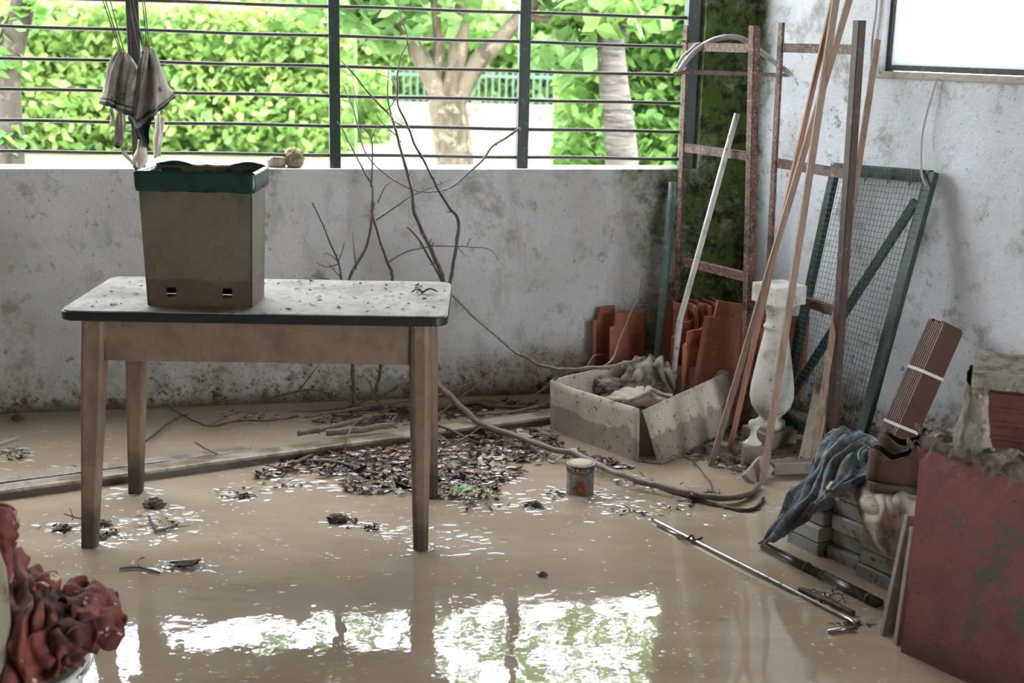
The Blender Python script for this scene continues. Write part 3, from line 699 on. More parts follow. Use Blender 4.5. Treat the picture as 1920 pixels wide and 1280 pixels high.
# ------------------------------------------------------------------ kerb timbers in the water
def timber(name, label, a0, a1, b0, b1, h, mat, zb=-.04):
    p = [G(*a0, h), G(*b0, h), G(*b1, h), G(*a1, h)]     # front-left, front-right, back-right, back-left
    n = 24; m = MB(); vs = []; fs = []
    for i in range(n + 1):
        t = i / n; f = p[0].lerp(p[1], t); b = p[3].lerp(p[2], t)
        j = V((0, 0, .003 * noise.noise(V((t * 9, h, 1))))); k = V((0, 0, 0)) + (f - b).normalized() * .004 * noise.noise(V((t * 14, 3, h)))
        vs += [V((f.x, f.y, zb)) + k, V((b.x, b.y, zb)), b + j, f + j + k]
    for i in range(n):
        for j in range(4): fs.append((i * 4 + j, i * 4 + (j + 1) % 4, (i + 1) * 4 + (j + 1) % 4, (i + 1) * 4 + j))
    fs += [(0, 3, 2, 1), (n * 4, n * 4 + 1, n * 4 + 2, n * 4 + 3)]
    m.add(vs, fs); return tag(m.build(name, mat, bevel=.004), label, 'timber')
timber('timber_beam', 'long muddy shade-toned timber beam crossing the water behind the table', (-60, 927), (-60, 914), (1034, 780), (1034, 768), .036, beam_m)
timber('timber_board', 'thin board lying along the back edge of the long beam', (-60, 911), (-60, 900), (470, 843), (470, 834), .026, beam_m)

# ------------------------------------------------------------------ branches and twigs
def branch(label, pts, r0, r1, mat=bark, name='branch', cat='branch', buds=6, subs=(), seed=0, group=None):
    """pts run from the thick end; subs are side shoots (list of points, r0)"""
    rr = random.Random(seed + len(pts) * 13 + int(pts[0].x * 1000))
    q_ = catmull(pts, 7); k = len(q_)
    q_ = [p + noise.noise_vector(p * 14) * min(.006, r0 * .7) for p in q_]
    rad = [(r0 + (r1 - r0) * (i / (k - 1)) ** .8) * (1 + .22 * noise.noise(p * 45)) for i, p in enumerate(q_)]
    rad[0] *= .9
    b = thing(name, q_[0], label, cat, group)
    m = MB().tube(q_, rad, 8)
    for _ in range(buds):
        i = rr.randrange(2, k - 1); d = (q_[i] - q_[i - 1]).normalized(); o_ = d.orthogonal().normalized()
        o_ = Matrix.Rotation(rr.uniform(0, 6.28), 3, d) @ o_
        L_ = rad[i] * rr.uniform(1.5, 3.2)
        m.tube([q_[i], q_[i] + (o_ + d * .6) * L_ * .6, q_[i] + (o_ + d * .9) * L_], [rad[i] * .55, rad[i] * .45, rad[i] * .15], 5)
    m.build('stem', mat, b, smooth=True)
    for sp, sr in subs:
        sq = catmull(sp, 5); sk = len(sq)
        mm = MB().tube(sq, [sr * (1 - .75 * i / (sk - 1)) for i in range(sk)], 6)
        for _ in range(2):
            i = rr.randrange(1, sk); d = V((rr.uniform(-1, 1), rr.uniform(-1, 1), rr.uniform(-.3, 1))).normalized()
            mm.tube([sq[i], sq[i] + d * sr * 4], [sr * .5, sr * .2], 4)
        mm.build('side_shoot', mat, b, smooth=True)
    return b
def Bs(l, o0, o1=None):
    o1 = o0 if o1 is None else o1; n = max(1, len(l) - 1)
    return [B(x, y, o0 + (o1 - o0) * i / n) for i, (x, y) in enumerate(l)]
def Gs(l, h=.01, h1=None):
    h1 = h if h1 is None else h1; n = max(1, len(l) - 1)
    return [G(x, y, h + (h1 - h) * i / n) for i, (x, y) in enumerate(l)]
branch('thick dark bare branch leaning up past the bars, nearest the middle of the window', Bs([(840, 552), (825, 509), (804, 457), (780, 406), (769, 345), (757, 298), (745, 256), (736, 225), (724, 209), (696, 179), (654, 129), (640, 112)], .42, .04), .0105, .0028, buds=12,
    subs=[(Bs([(736, 225), (728, 190), (727, 150), (733, 100)], .12), .004), (Bs([(745, 256), (712, 225), (702, 200)], .13), .003), (Bs([(724, 209), (745, 180), (750, 150)], .1), .003), (Bs([(738, 228), (762, 240), (772, 246)], .12), .003)])
branch('dark crooked branch with a sharp elbow, right of the thick one', Bs([(838, 560), (844, 523), (855, 467), (858, 411), (841, 387), (822, 357), (808, 326), (780, 275), (762, 232), (747, 195), (744, 150), (752, 105), (764, 78), (752, 30), (742, -10)], .40, .02), .009, .0018, buds=14,
    subs=[(Bs([(764, 80), (768, 105), (770, 122)], .03), .003), (Bs([(747, 190), (735, 150), (712, 140), (694, 134)], .06), .0025)])
branch('thin arching branch curving up to the third window post', Bs([(643, 160), (649, 172), (665, 209), (677, 265), (696, 303), (733, 333), (780, 357), (822, 359), (851, 347), (879, 324), (905, 300), (923, 275), (954, 254), (975, 240)][::-1], .05, .16), .0062, .002, bark_pale, buds=16)
branch('forked stem rising beside the second window post', Bs([(706, 730), (716, 680), (730, 600), (736, 523), (726, 490), (708, 439), (698, 392), (696, 350), (684, 322), (661, 279), (642, 244), (632, 228)], .24, .06), .0085, .002, buds=12,
    subs=[(Bs([(696, 350), (698, 307), (696, 260), (677, 232), (668, 190), (660, 150)], .12, .05), .0045), (Bs([(705, 413), (743, 387), (771, 368), (813, 350), (846, 336)], .15), .004), (Bs([(696, 262), (706, 240), (720, 228)], .1), .0025), (Bs([(708, 380), (722, 350), (737, 340)], .14), .003)])
branch('bare stem standing left of the forked one behind the table', Bs([(664, 756), (662, 700), (657, 600), (656, 525), (684, 467), (698, 411), (700, 380)], .26, .14), .009, .0045, buds=8, subs=[(Bs([(668, 505), (664, 470), (661, 432)], .2), .0035)])
branch('nearly level bare twig reaching right above the table corner', Bs([(728, 492), (762, 472), (808, 462), (860, 462), (916, 467), (935, 488)], .18), .0048, .0016, bark_pale, buds=10, subs=[(Bs([(876, 462), (880, 450), (886, 447)], .18), .003), (Bs([(858, 463), (870, 476), (882, 482)], .18), .0025), (Bs([(789, 465), (788, 456), (794, 452)], .18), .0025)])
branch('short dark broken branch between the two tall ones', Bs([(836, 545), (827, 523), (790, 457), (764, 425)], .34, .24), .006, .004, buds=5)
branch('twiggy dark shoot left of the others, close to the bin', Bs([(648, 560), (640, 525), (633, 490), (607, 425), (586, 380)], .2, .12), .0055, .0025, buds=12,
    subs=[(Bs([(633, 495), (612, 500), (593, 493)], .18), .003), (Bs([(634, 490), (620, 478), (610, 473)], .18), .003), (Bs([(634, 492), (642, 470), (645, 455)], .18), .003), (Bs([(640, 520), (625, 505), (613, 490)], .18), .003), (Bs([(642, 530), (600, 520), (583, 515)], .2), .0025)])
c = [B(848, 553, .3), B(888, 593, .35), B(958, 654, .5), B(985, 668, .56)]
c += [P(1015, 686, 5.25), P(1060, 693, 5.15), P(1131, 688, 5.12), P(1186, 678, 5.18), P(1204, 673, 5.24)]
branch('long bare branch running from the table corner onto the cardboard box', c[::-1], .0105, .004, bark_pale, buds=12, subs=[([c[5], P(1040, 712, 5.2), P(1010, 735, 5.3), P(965, 762, 5.4)], .006), ([c[6], P(1150, 671, 5.2), P(1162, 637, 5.25), P(1181, 592, 5.3), P(1197, 554, 5.35), P(1204, 520, 5.38)], .0055), ([P(1100, 690, 5.14), P(1112, 668, 5.16), P(1128, 664, 5.18)], .0035)])
branch('long grey-brown branch lying across the litter to the lath feet', [B(812, 712, .32)] + [B(817, 718, .35)] + [B(850, 748, .45)] + Gs([(891, 786), (920, 802), (980, 821), (1030, 840), (1085, 853), (1131, 876), (1178, 895), (1233, 910), (1296, 925), (1342, 933), (1380, 933), (1405, 924), (1424, 908)], .055, .012), .0135, .011, bark_pale, buds=8)
branch('black wet fork trailing beside the long branch end', Gs([(1215, 905), (1270, 924), (1310, 937), (1360, 950), (1400, 956), (1426, 945), (1432, 932)], .006), .0095, .006, bark, buds=6, subs=[(Gs([(1290, 930), (1330, 922), (1350, 926)], .02), .005)])
branch('pale cut log with light end lying on the beam', Gs([(612, 812), (677, 806), (739, 795)], .055), .0145, .013, bark_pale, name='log', cat='log', buds=2)
branch('bent grey log behind the pale cut one', Gs([(560, 812), (590, 806), (625, 799), (664, 789), (696, 782)], .05), .0125, .010, bark_pale, name='log', cat='log', buds=3)
branch('wet dark log half sunk in front of the beam', Gs([(548, 870), (570, 862), (594, 850), (629, 841)], .008), .0115, .010, bark, name='log', cat='log', buds=2)
branch('wet dark log sunk in the leaf litter', Gs([(581, 864), (620, 866), (651, 872), (682, 882), (718, 890)], .01), .0105, .009, bark, name='log', cat='log', buds=2)
branch('straight grey stick behind the logs under the table', Gs([(572, 781), (640, 770), (701, 760), (760, 753), (800, 749)], .02, .03), .0075, .005, bark_pale, buds=6, name='stick', cat='stick')
branch('thin arched twig against the back wall under the table', Bs([(500, 748), (560, 733), (596, 732), (638, 745), (680, 762)], .12), .005, .003, buds=8, subs=[(Bs([(560, 733), (585, 700), (602, 678)], .12), .004)])
branch('grey stick pointing up right of the table leg', [B(800, 748, .3), B(816, 742, .28), B(880, 720, .22), B(921, 708, .2)], .0065, .003, bark_pale, buds=4, name='stick', cat='stick')
branch('crossing stick right of the table leg, rising from the beam', [B(815, 790, .5), B(823, 779, .45), B(867, 742, .34), B(899, 722, .28)], .006, .003, bark, buds=5, name='stick', cat='stick')
branch('dark wet bough lying along the back wall', Gs([(800, 766), (883, 756), (930, 762), (1003, 764), (1040, 760)], .02), .011, .007, bark, buds=8)
branch('bent bough meeting the box corner at the beam', Gs([(893, 776), (930, 774), (976, 770), (1021, 760), (1036, 748)], .04), .007, .008, bark_pale, buds=6)
branch('pale curved twig hanging over the beam edge', [G(647, 850, .01), G(649, 822, .06), G(664, 796, .09), G(684, 778, .06)], .0035, .002, bark_pale, buds=2, name='twig', cat='twig')
branch('long thin twig lying in front of the beam', Gs([(565, 843), (589, 838), (640, 853), (664, 861), (706, 864), (740, 862)], .02), .0038, .002, buds=6, name='twig', cat='twig')
branch('forked twig floating behind the back leg near the bin side', Gs([(305, 752), (339, 776), (391, 798), (443, 789), (500, 788), (560, 780)][::-1], .012), .0055, .003, buds=10, subs=[(Gs([(391, 798), (420, 784), (450, 772), (480, 778)], .02), .003), (Gs([(443, 789), (470, 770), (462, 748)], .03), .003)])
branch('short dark twig floating left of the forked one', Gs([(273, 828), (312, 796), (334, 782), (352, 776)], .012), .005, .003, buds=5, name='twig', cat='twig')
branch('thin twig lying across the beam near the table middle', Gs([(366, 829), (404, 850), (450, 862), (520, 876), (560, 884)], .045, .01), .0035, .002, buds=6, name='twig', cat='twig')
branch('thin dark stick reaching from the litter over the beam', Gs([(816, 838), (850, 832), (880, 815), (902, 800)], .03, .06), .0045, .003, buds=3, name='twig', cat='twig')
branch('slanting dark stick stuck in the beam side', Gs([(818, 796), (850, 808), (880, 823), (893, 829)], .06, .012), .0065, .005, buds=3, name='stick', cat='stick')
branch('tangle of dark twigs at the wall foot under the table', Bs([(628, 772), (660, 760), (690, 748), (720, 738), (742, 730)], .16, .1), .0065, .004, buds=10, subs=[(Bs([(690, 748), (698, 732), (690, 712)], .12), .006), (Bs([(660, 760), (710, 764), (752, 772)], .2), .004), (Bs([(700, 745), (720, 764), (735, 782)], .2, .34), .005), (Bs([(650, 764), (600, 770), (540, 772)], .18), .004)])
branch('curved black twig floating between box and laths', Gs([(1296, 860), (1318, 885), (1332, 905), (1334, 920), (1322, 934)], .008), .0035, .0022, buds=3, name='twig', cat='twig')
branch('forked black twig floating near the front left leg', Gs([(278, 968), (288, 985), (298, 995), (318, 988), (336, 980)], .008), .005, .003, buds=4, name='twig', cat='twig', subs=[(Gs([(298, 993), (330, 988), (357, 985)], .01), .004)])
branch('small forked twig sticking up left of the front table leg', [G(160, 972, .01), G(142, 970, .02), G(120, 962, .03)], .0035, .0018, buds=1, name='twig', cat='twig', subs=[([G(136, 968, .022), G(133, 957, .05)], .0025), ([G(138, 970, .02), G(134, 976, .0)], .0025)])
branch('thin black stick floating in front of the table', Gs([(225, 1066), (262, 1063), (270, 1065), (300, 1073)], .006), .0045, .003, buds=2, name='twig', cat='twig', subs=[(Gs([(262, 1063), (259, 1050), (272, 1045)], .02), .003)])

# ------------------------------------------------------------------ mud bank, leaf litter, floating scraps, scum
def inpoly(x, y, pl):
    c = False; j = len(pl) - 1
    for i in range(len(pl)):
        if (pl[i][1] > y) != (pl[j][1] > y) and x < (pl[j][0] - pl[i][0]) * (y - pl[i][1]) / (pl[j][1] - pl[i][1]) + pl[i][0]: c = not c
        j = i
    return c
LIT = [(470, 893), (520, 870), (600, 838), (740, 822), (880, 806), (1030, 800), (1060, 835), (1190, 872), (1150, 880), (1060, 860), (960, 868), (985, 884), (930, 905), (940, 930), (860, 942), (800, 925), (700, 925), (648, 920), (640, 895), (560, 888)]
LIT2 = [(1255, 862), (1330, 812), (1395, 782), (1500, 790), (1590, 835), (1570, 868), (1500, 862), (1425, 866), (1380, 884), (1330, 872)]
LIT3 = [(585, 790), (640, 768), (760, 758), (900, 752), (1025, 748), (1030, 764), (900, 784), (760, 796), (640, 806)]
def mud_bank(PX, label, nx, ny, base):
    LW = [(p.x, p.y) for p in (G(*q_) for q_ in PX)]; x0, x1 = min(p[0] for p in LW) - .05, max(p[0] for p in LW) + .05; y0, y1 = min(p[1] for p in LW) - .05, max(p[1] for p in LW) + .05
    def edge(x, y):
        d = 9
        for i in range(len(LW)):
            a = V((*LW[i], 0)); b = V((*LW[(i + 1) % len(LW)], 0)); ab = b - a; t = max(0, min(1, (V((x, y, 0)) - a).dot(ab) / ab.length_squared)); d = min(d, (a + ab * t - V((x, y, 0))).length)
        return d if inpoly(x, y, LW) else -d
    def mudz(u, v):
        x, y = x0 + (x1 - x0) * u, y0 + (y1 - y0) * v; e = max(-.06, min(.06, edge(x, y)))
        return V((x, y, base + e * .12 + .011 * noise.fractal(V((x * 9, y * 9, 0)), .8, 2, 4)))
    m = MB(); m.grid(mudz, nx, ny); m.uv = None
    return tag(m.build('mud_bank', mud_m, smooth=True), label, 'mud', kind='stuff')
mud_bank(LIT, 'dark wet mud bank along the beam, covered in litter', 110, 70, -.006)
mud_bank(LIT2, 'dark wet mud around the baluster and lath feet', 70, 60, -.004)
mud_bank(LIT3, 'dark wet mud strip between the beam and the back wall', 90, 40, -.006)
leafc = [simple('dry leaf tan', (.34, .24, .17), rough=.6), simple('dry leaf rust', (.24, .085, .05), rough=.5), simple('rotten leaf dark', (.05, .036, .03), rough=.25), simple('wet leaf brown', (.13, .085, .06), rough=.3), simple('pale leaf', (.55, .48, .4), rough=.6)]
def inside(p): return (p - CORNER).dot(NB) > .03 and (p - CORNER).dot(NR) > .03
rr = random.Random(11); m = MB(); cnt = 0
def leaf_at(m, p, s, mi, curl, flat=1.0):
    a = rr.uniform(0, 6.28) if flat == 1.0 else .15; ax = V((math.cos(a), math.sin(a), flat * rr.uniform(-.35, .35))); sd = V((-math.sin(a), math.cos(a), flat * rr.uniform(-.4, .4))); up = ax.cross(sd)
    vs = []
    for i, wd in enumerate((.1, .75, 1, .7, .08)):
        t = i / 4 - .5; cz = curl * (t * t * 3 - .2)
        for k in (-1, 0, 1): vs.append(p + ax * s * t * 1.5 + sd * s * .42 * wd * k + up * s * (cz + curl * .5 * abs(k)))
    m.add(vs, [(i * 3 + j, i * 3 + j + 1, i * 3 + j + 4, i * 3 + j + 3) for i in range(4) for j in (0, 1)], mi)
while cnt < 1150:
    x, y = rr.uniform(470, 1190), rr.uniform(800, 942)
    if not inpoly(x, y, LIT): continue
    if rr.random() < .35 and noise.noise(V((x * .02, y * .04, 3))) < 0: continue
    leaf_at(m, G(x, y, rr.uniform(.002, .014)), rr.choice((.008, .012, .016, .02, .026, .032)), rr.choices((0, 1, 2, 3, 4), (2.2, 1.6, 4.5, 4, .9))[0], rr.uniform(-.3, .5)); cnt += 1
for k in range(700):
    x, y = rr.uniform(470, 1190), rr.uniform(800, 942)
    if not inpoly(x, y, LIT): continue
    p = G(x, y, rr.uniform(.004, .012)); a = rr.uniform(0, 6.28); L_ = rr.uniform(.012, .06)
    m.tube([p, p + V((math.cos(a), math.sin(a), rr.uniform(-.15, .3))) * L_], [.0016, .001], 4, mi=rr.choice((2, 3, 3, 0)))
for PX_, n_ in ((LIT2, 160), (LIT3, 330)):
    cnt = 0; bx0, bx1 = min(p[0] for p in PX_), max(p[0] for p in PX_); by0, by1 = min(p[1] for p in PX_), max(p[1] for p in PX_)
    while cnt < n_:
        x, y = rr.uniform(bx0, bx1), rr.uniform(by0, by1)
        if not inpoly(x, y, PX_): continue
        cnt += 1; p = G(x, y, rr.uniform(.002, .012))
        if not inside(p): continue
        if rr.random() < .6: leaf_at(m, p, rr.choice((.008, .012, .018, .024)), rr.choices((0, 1, 2, 3, 4), (1, .8, 5, 4, .2))[0], rr.uniform(-.3, .5))
        else:
            a = rr.uniform(0, 6.28); m.tube([p, p + V((math.cos(a), math.sin(a), rr.uniform(-.1, .3))) * rr.uniform(.02, .08)], [.0018, .001], 4, mi=rr.choice((2, 3)))
tag(m.build('leaf_litter', leafc), 'dead leaves and bits of twig strewn over the mud bank', 'leaves', kind='stuff')
grass_m = simple('grass blade', (.12, .27, .05), rough=.4)
def tuft(label, c, n, L_, spread=1.0):
    m = MB(); c = V(c)
    for k in range(n):
        a = rr.uniform(0, 6.28); d = V((math.cos(a), math.sin(a), 0)); l = L_ * rr.uniform(.6, 1.1)
        pts = [c + d * l * spread * t + V((0, 0, l * (.9 * t - .8 * t * t) + .004)) for t in (0, .3, .6, 1)]
        sd = V((-d.y, d.x, 0)); wv = (.004, .004, .003, .0005); vs = []
        for p, w_ in zip(pts, wv): vs += [p - sd * w_, p + sd * w_ + V((0, 0, .001))]
        m.add(vs, [(i * 2, i * 2 + 1, i * 2 + 3, i * 2 + 2) for i in range(3)])
    return tag(m.build('grass_tuft', grass_m), label, 'grass')
tuft('green grass tuft lying beside the back right table leg', G(862, 928), 9, .09)
tuft('flattened green blades at the tip of the litter', G(915, 933), 7, .08)
tuft('small green sprig right behind the paint tin', G(1128, 884), 8, .05)
tuft('bright green sprig beside the long branch', G(1155, 890), 6, .05)
def clod(label, x, y, r, seed, mat=clod_m):
    p = G(x, y); m = lump(p + V((0, 0, r * .25)), (r, r * .8, r * .55), .7, 2.3, seed, (22, 14)); return tag(m.build('mud_clod', mat, smooth=True), label, 'clod')
clod('rounded brown mud clod floating near the back left leg', 290, 949, .032, 2); clod('crumbly brown clod in the open water before the table', 632, 977, .03, 5)
clod('small clod left of the front left leg', 120, 993, .022, 8); clod('small clod stuck to the foot of the front left leg', 196, 985, .022, 12)
clod('tiny dark clod in the window reflection', 1018, 1079, .014, 15); clod('small clod floating left of the paint tin', 1003, 948, .02, 18)
clod('mud lump at the front of the first table leg', 188, 1010, .018, 21); clod('round stone wedged between beam and back table leg', 272, 892, .02, 25)
m = MB(); leaf_at(m, G(348, 1057, .008), .062, 0, .18, .25); tag(m.build('dead_leaf', leafc[2], smooth=True, solid=.001), 'large curled black leaf floating in front of the table', 'leaf')
m = lump(B(34, 785, .12), (.026, .022, .02), .35, 1.7, 6, (14, 10)); tag(m.build('brick_fragment', simple('muddy brick', (.16, .07, .05), [((.08, .055, .04), 40, .45, .6)], .8)), 'small red brick fragment at the wall foot left of the table', 'brick')
# loose floating bits and scum
m = MB()
spots = [(300, 985, 45, 22), (340, 1060, 40, 8), (640, 978, 25, 8), (700, 988, 25, 6), (110, 990, 25, 8), (440, 925, 45, 12), (455, 930, 20, 5), (1000, 948, 30, 8), (900, 945, 60, 14), (940, 900, 30, 10), (1180, 905, 70, 14), (1300, 945, 60, 14), (1190, 960, 60, 10), (215, 1000, 25, 8), (540, 905, 60, 8), (160, 880, 60, 8), (1560, 1120, 50, 18), (1600, 1170, 30, 10), (30, 850, 30, 10), (480, 780, 80, 14), (620, 745, 120, 12), (900, 760, 100, 10), (1050, 925, 30, 10), (1380, 870, 60, 14), (1690, 1170, 30, 10)]
for sx, sy, rx, ry in spots:
    for k in range(26):
        p = G(rr.gauss(sx, rx * .5), rr.gauss(sy, ry * .5), .004)
        if not inside(p): continue
        if rr.random() < .6: leaf_at(m, p, rr.uniform(.004, .018), rr.choice((2, 2, 2, 3, 3, 0)), rr.uniform(-.2, .6))
        else:
            a = rr.uniform(0, 6.28); m.tube([p, p + V((math.cos(a), math.sin(a), rr.uniform(-.1, .3))) * rr.uniform(.01, .04)], [.0018, .001], 4, mi=2)
tag(m.build('floating_scraps', leafc), 'dark leaf and twig scraps floating on the brown water', 'debris', kind='stuff')
m = MB()
def blob(m, p, r, el, a, hf=.19):
    if not inside(p): return
    k = 10; ca, sa = math.cos(a), math.sin(a); vs = []; w0 = rr.uniform(0, 6)
    for rad in (1, .75, .5, .25):
        for j in range(k):
            t = 2 * math.pi * j / k; wob = 1 + .22 * math.sin(2 * t + w0) + .12 * math.sin(3 * t - w0)
            q1, q2 = r * rad * math.cos(t) * el * wob, r * rad * math.sin(t) * wob
            vs.append(p + V((q1 * ca - q2 * sa, q1 * sa + q2 * ca, hf * r * (1 - rad * rad) - (.0004 if rad == 1 else 0))))
    fs = [(i * k + j, i * k + (j + 1) % k, (i + 1) * k + (j + 1) % k, (i + 1) * k + j) for i in (0, 1, 2) for j in range(k)] + [tuple(3 * k + j for j in range(k))]
    m.add(vs, fs)
for sx, sy, rx, ry in spots + [(250, 925, 50, 8), (170, 1020, 30, 8), (790, 1025, 25, 8), (1100, 925, 40, 8), (740, 1000, 60, 14), (320, 965, 40, 10), (860, 1010, 50, 20), (270, 990, 60, 14), (330, 1062, 50, 8), (960, 935, 80, 14), (1160, 940, 60, 14), (1420, 960, 60, 20), (640, 910, 60, 8), (100, 890, 60, 8)]:
    for k in range(46): blob(m, G(rr.gauss(sx, rx * .7), rr.gauss(sy, ry * .8)), rr.choice((.002, .003, .004, .005, .007, .010, .014)), rr.uniform(1.2, 2.6), rr.uniform(-.4, .4))
cnt = 0
while cnt < 420:
    x, y = rr.uniform(470, 1190), rr.uniform(800, 942)
    if not inpoly(x, y, LIT): continue
    blob(m, G(x, y, .006), rr.choice((.004, .006, .009, .013)), rr.uniform(1, 2.4), rr.uniform(-.5, .5)); cnt += 1
for k in range(2600):
    x, y = rr.uniform(-20, 1700), 1290 - 380 * rr.random() ** 1.2
    if noise.noise(V((x * .006, y * .012, 1))) < -.12 and rr.random() < .75: continue
    blob(m, G(x, y), rr.choice((.0012, .0016, .002, .0024, .003, .004, .0055) if x > 1250 or y < 1060 else (.0014, .0018, .0022, .003, .004, .007)), rr.uniform(1, 2), rr.uniform(-.4, .4))
for k in range(600): blob(m, G(rr.uniform(-20, 1000), rr.uniform(800, 900)), rr.choice((.0015, .002, .003, .005)), rr.uniform(1, 2.5), rr.uniform(-.4, .4))
tag(m.build('scum_bubbles', foam_m, smooth=True), 'small bubbles and scum glinting on the flood water', 'bubbles', kind='stuff')

# ------------------------------------------------------------------ cardboard box with clothes
card = NT('wet cardboard'); zc = card.dot((0, 0, 1))
c_ = card.mix(card.ramp(card.noise(8, 6, .7), .38, .68), (0.60, 0.54, 0.465), (0.45, 0.395, 0.32))
wet = card.ramp(card.math('ADD', zc, card.math('MULTIPLY', card.noise(7, 5, .6, off=3), .15)), .19, .18)
c_ = card.mix(card.math('MULTIPLY', wet, .75), c_, (0.25, 0.20, 0.155))
c_ = card.mix(card.math('MULTIPLY', card.ramp(card.noise(34, 5, .75, off=6), .57, .65), .85), c_, (0.06, 0.045, 0.03))
c_ = card.mix(card.math('MULTIPLY', card.ramp(card.noise(60, 4, .7, off=16), .66, .74), .7), c_, (0.6, 0.56, 0.5))
card.bump(card.noise(70, 4, .7), .0015, .7); card = card.done(c_, .6)
Lb, Fb, F2b, Rb = G(1034, 802), G(1198, 866), G(1241, 871), G(1376, 800)
hb = .215
Lt, Ft, F2t, Rt, Kt = G(1033, 713, hb), G(1198, 766, hb - .005), G(1206, 769, hb - .005), G(1366, 695, hb), G(1192, 677, hb)
Kb = V((Kt.x, Kt.y + .0, 0)); Rb.z = .02
box = thing('cardboard_box', ((Lb.x + Rb.x) / 2, (Fb.y + Kt.y) / 2, 0), 'open wet cardboard box with split corner, holding muddy clothes', 'box')
def panel(name, a, b, bt, at, bow=.012, seed=0):
    m = MB(); n = (b - a).cross(at - a).normalized()
    def fn(u, v):
        p = a.lerp(b, u).lerp(at.lerp(bt, u), v)
        return p + n * (bow * math.sin(u * math.pi) * (1 - .6 * v) + .004 * noise.noise(p * 9 + V((seed, 0, 0)))) + V((0, 0, .004 * noise.noise(p * 7) * (v > .95)))
    m.grid(fn, 16, 8); m.uv = None; return m.build(name, card, box, smooth=True, solid=.008)
dn = V((0, 0, -.03))
panel('side_panel', Lb + dn, Fb + dn, Ft, Lt, .012, 1); panel('side_panel', F2b + dn, Rb, Rt, F2t, .012, 2)
panel('side_panel', Rb + V((-.01, .01, 0)), Kb, Kt, Rt + V((-.008, .008, 0)), .006, 3); panel('side_panel', Kb + V((0, .0, 0)), Lb + V((.004, .006, -.02)), Lt + V((.004, .006, 0)), Kt, .006, 4)
m = MB(); m.add([Lb + V((0, 0, .006)), Fb + V((0, 0.0, .006)), F2b + V((0, 0, .006)), Rb + V((0, 0, .0)), Kb + V((0, 0, .006))], [(0, 1, 2, 3, 4)]); m.build('bottom_panel', card, box, solid=.006)
m = MB(); inn = V((.0, .05, 0)); m.add([Fb + inn + V((-.03, 0, -.02)), F2b + inn + V((.03, .02, -.02)), F2t + inn + V((.03, .02, -.03)), Ft + inn + V((-.03, 0, -.03))], [(0, 1, 2, 3)]); m.build('gap_shade_sheet', wood_wet, box, solid=.006)  # dark sheet added behind the split to make the gap look shaded
def X(x, y, h): return G(x, y, h)
def flap(rows, nu, nv, amp, sc, fold, seed, name, mat, label, cat='clothing', th=.003):
    m = sheet([[p for p in r] for r in rows], nu, nv, amp, sc, 0, 8, seed, fold)
    return tag(m.build(name, mat, smooth=True, solid=th), label, cat)
flap([[X(1192, 674, .225), X(1208, 670, .24), X(1228, 670, .245), X(1252, 676, .22)],
      [X(1176, 690, .21), X(1200, 682, .25), X(1232, 684, .25), X(1264, 700, .19)],
      [X(1166, 712, .17), X(1194, 706, .21), X(1228, 708, .18), X(1266, 724, .14)],
      [X(1150, 728, .13), X(1190, 722, .16), X(1225, 722, .15), X(1262, 738, .11)],
      [X(1130, 742, .09), X(1185, 738, .13), X(1222, 736, .12), X(1258, 748, .08)]], 90, 90, .006, 16, (4.2, 2.6, .018), 2.2, 'grey_shirt', cloth_grey, 'crumpled grey shirt hanging over the back of the cardboard box')
flap([[X(1108, 722, .12), X(1122, 712, .17), X(1142, 708, .18), X(1166, 712, .16)],
      [X(1112, 730, .12), X(1130, 722, .17), X(1150, 720, .17), X(1172, 724, .14)],
      [X(1118, 742, .09), X(1140, 736, .13), X(1160, 736, .13), X(1178, 738, .1)]], 50, 40, .004, 20, (2.5, 5, .016), 5.1, 'rag', cloth_grey, 'rolled grey rag in the left corner of the cardboard box', 'rag')
flap([[X(1128, 738, .12), X(1160, 730, .15), X(1200, 726, .17), X(1222, 726, .165), X(1262, 738, .14)],
      [X(1130, 750, .11), X(1165, 744, .15), X(1202, 738, .17), X(1224, 742, .15), X(1258, 748, .13)],
      [X(1150, 760, .1), X(1175, 756, .13), X(1200, 752, .15), X(1226, 756, .13), X(1246, 756, .12)],
      [X(1170, 768, .08), X(1186, 764, .11), X(1204, 762, .12), X(1220, 764, .1), X(1232, 764, .1)]], 60, 40, .004, 14, (5, 2.5, .009), 8.3, 'pale_trousers', cloth_pale, 'folded pale trousers with a seam at the front of the box')
ct = catmull([X(1162, 760, .155), X(1205, 741, .175), X(1222, 731, .175), X(1235, 738, .172), X(1262, 747, .14)], 6)
tag(MB().tube(ct, .008, 7).build('waistband', cloth_grey, smooth=True), 'thick grey rolled waistband across the pale trousers', 'clothing')

# ------------------------------------------------------------------ paint tin
tp_ = G(1087, 921); tr_ = .0505; th_ = .108
tin_m = NT('printed tin'); ge = tin_m.node('ShaderNodeTexCoord').outputs['Object']
sx_ = tin_m.node('ShaderNodeSeparateXYZ'); tin_m.L(ge, sx_.inputs[0])
c_ = tin_m.mix(tin_m.ramp(tin_m.noise(22, 4, .6), .4, .65), (0.30, 0.30, 0.32), (0.18, 0.16, 0.145))
e1 = tin_m.math('ADD', tin_m.math('POWER', tin_m.math('DIVIDE', sx_.outputs[0], .027), 2), tin_m.math('POWER', tin_m.math('DIVIDE', tin_m.math('SUBTRACT', sx_.outputs[2], .04), .034), 2))
e1 = tin_m.math('MULTIPLY', tin_m.ramp(tin_m.math('ADD', e1, tin_m.math('MULTIPLY', tin_m.noise(60, 3), .8)), 1.5, 1.1), tin_m.math('LESS_THAN', sx_.outputs[1], 0))
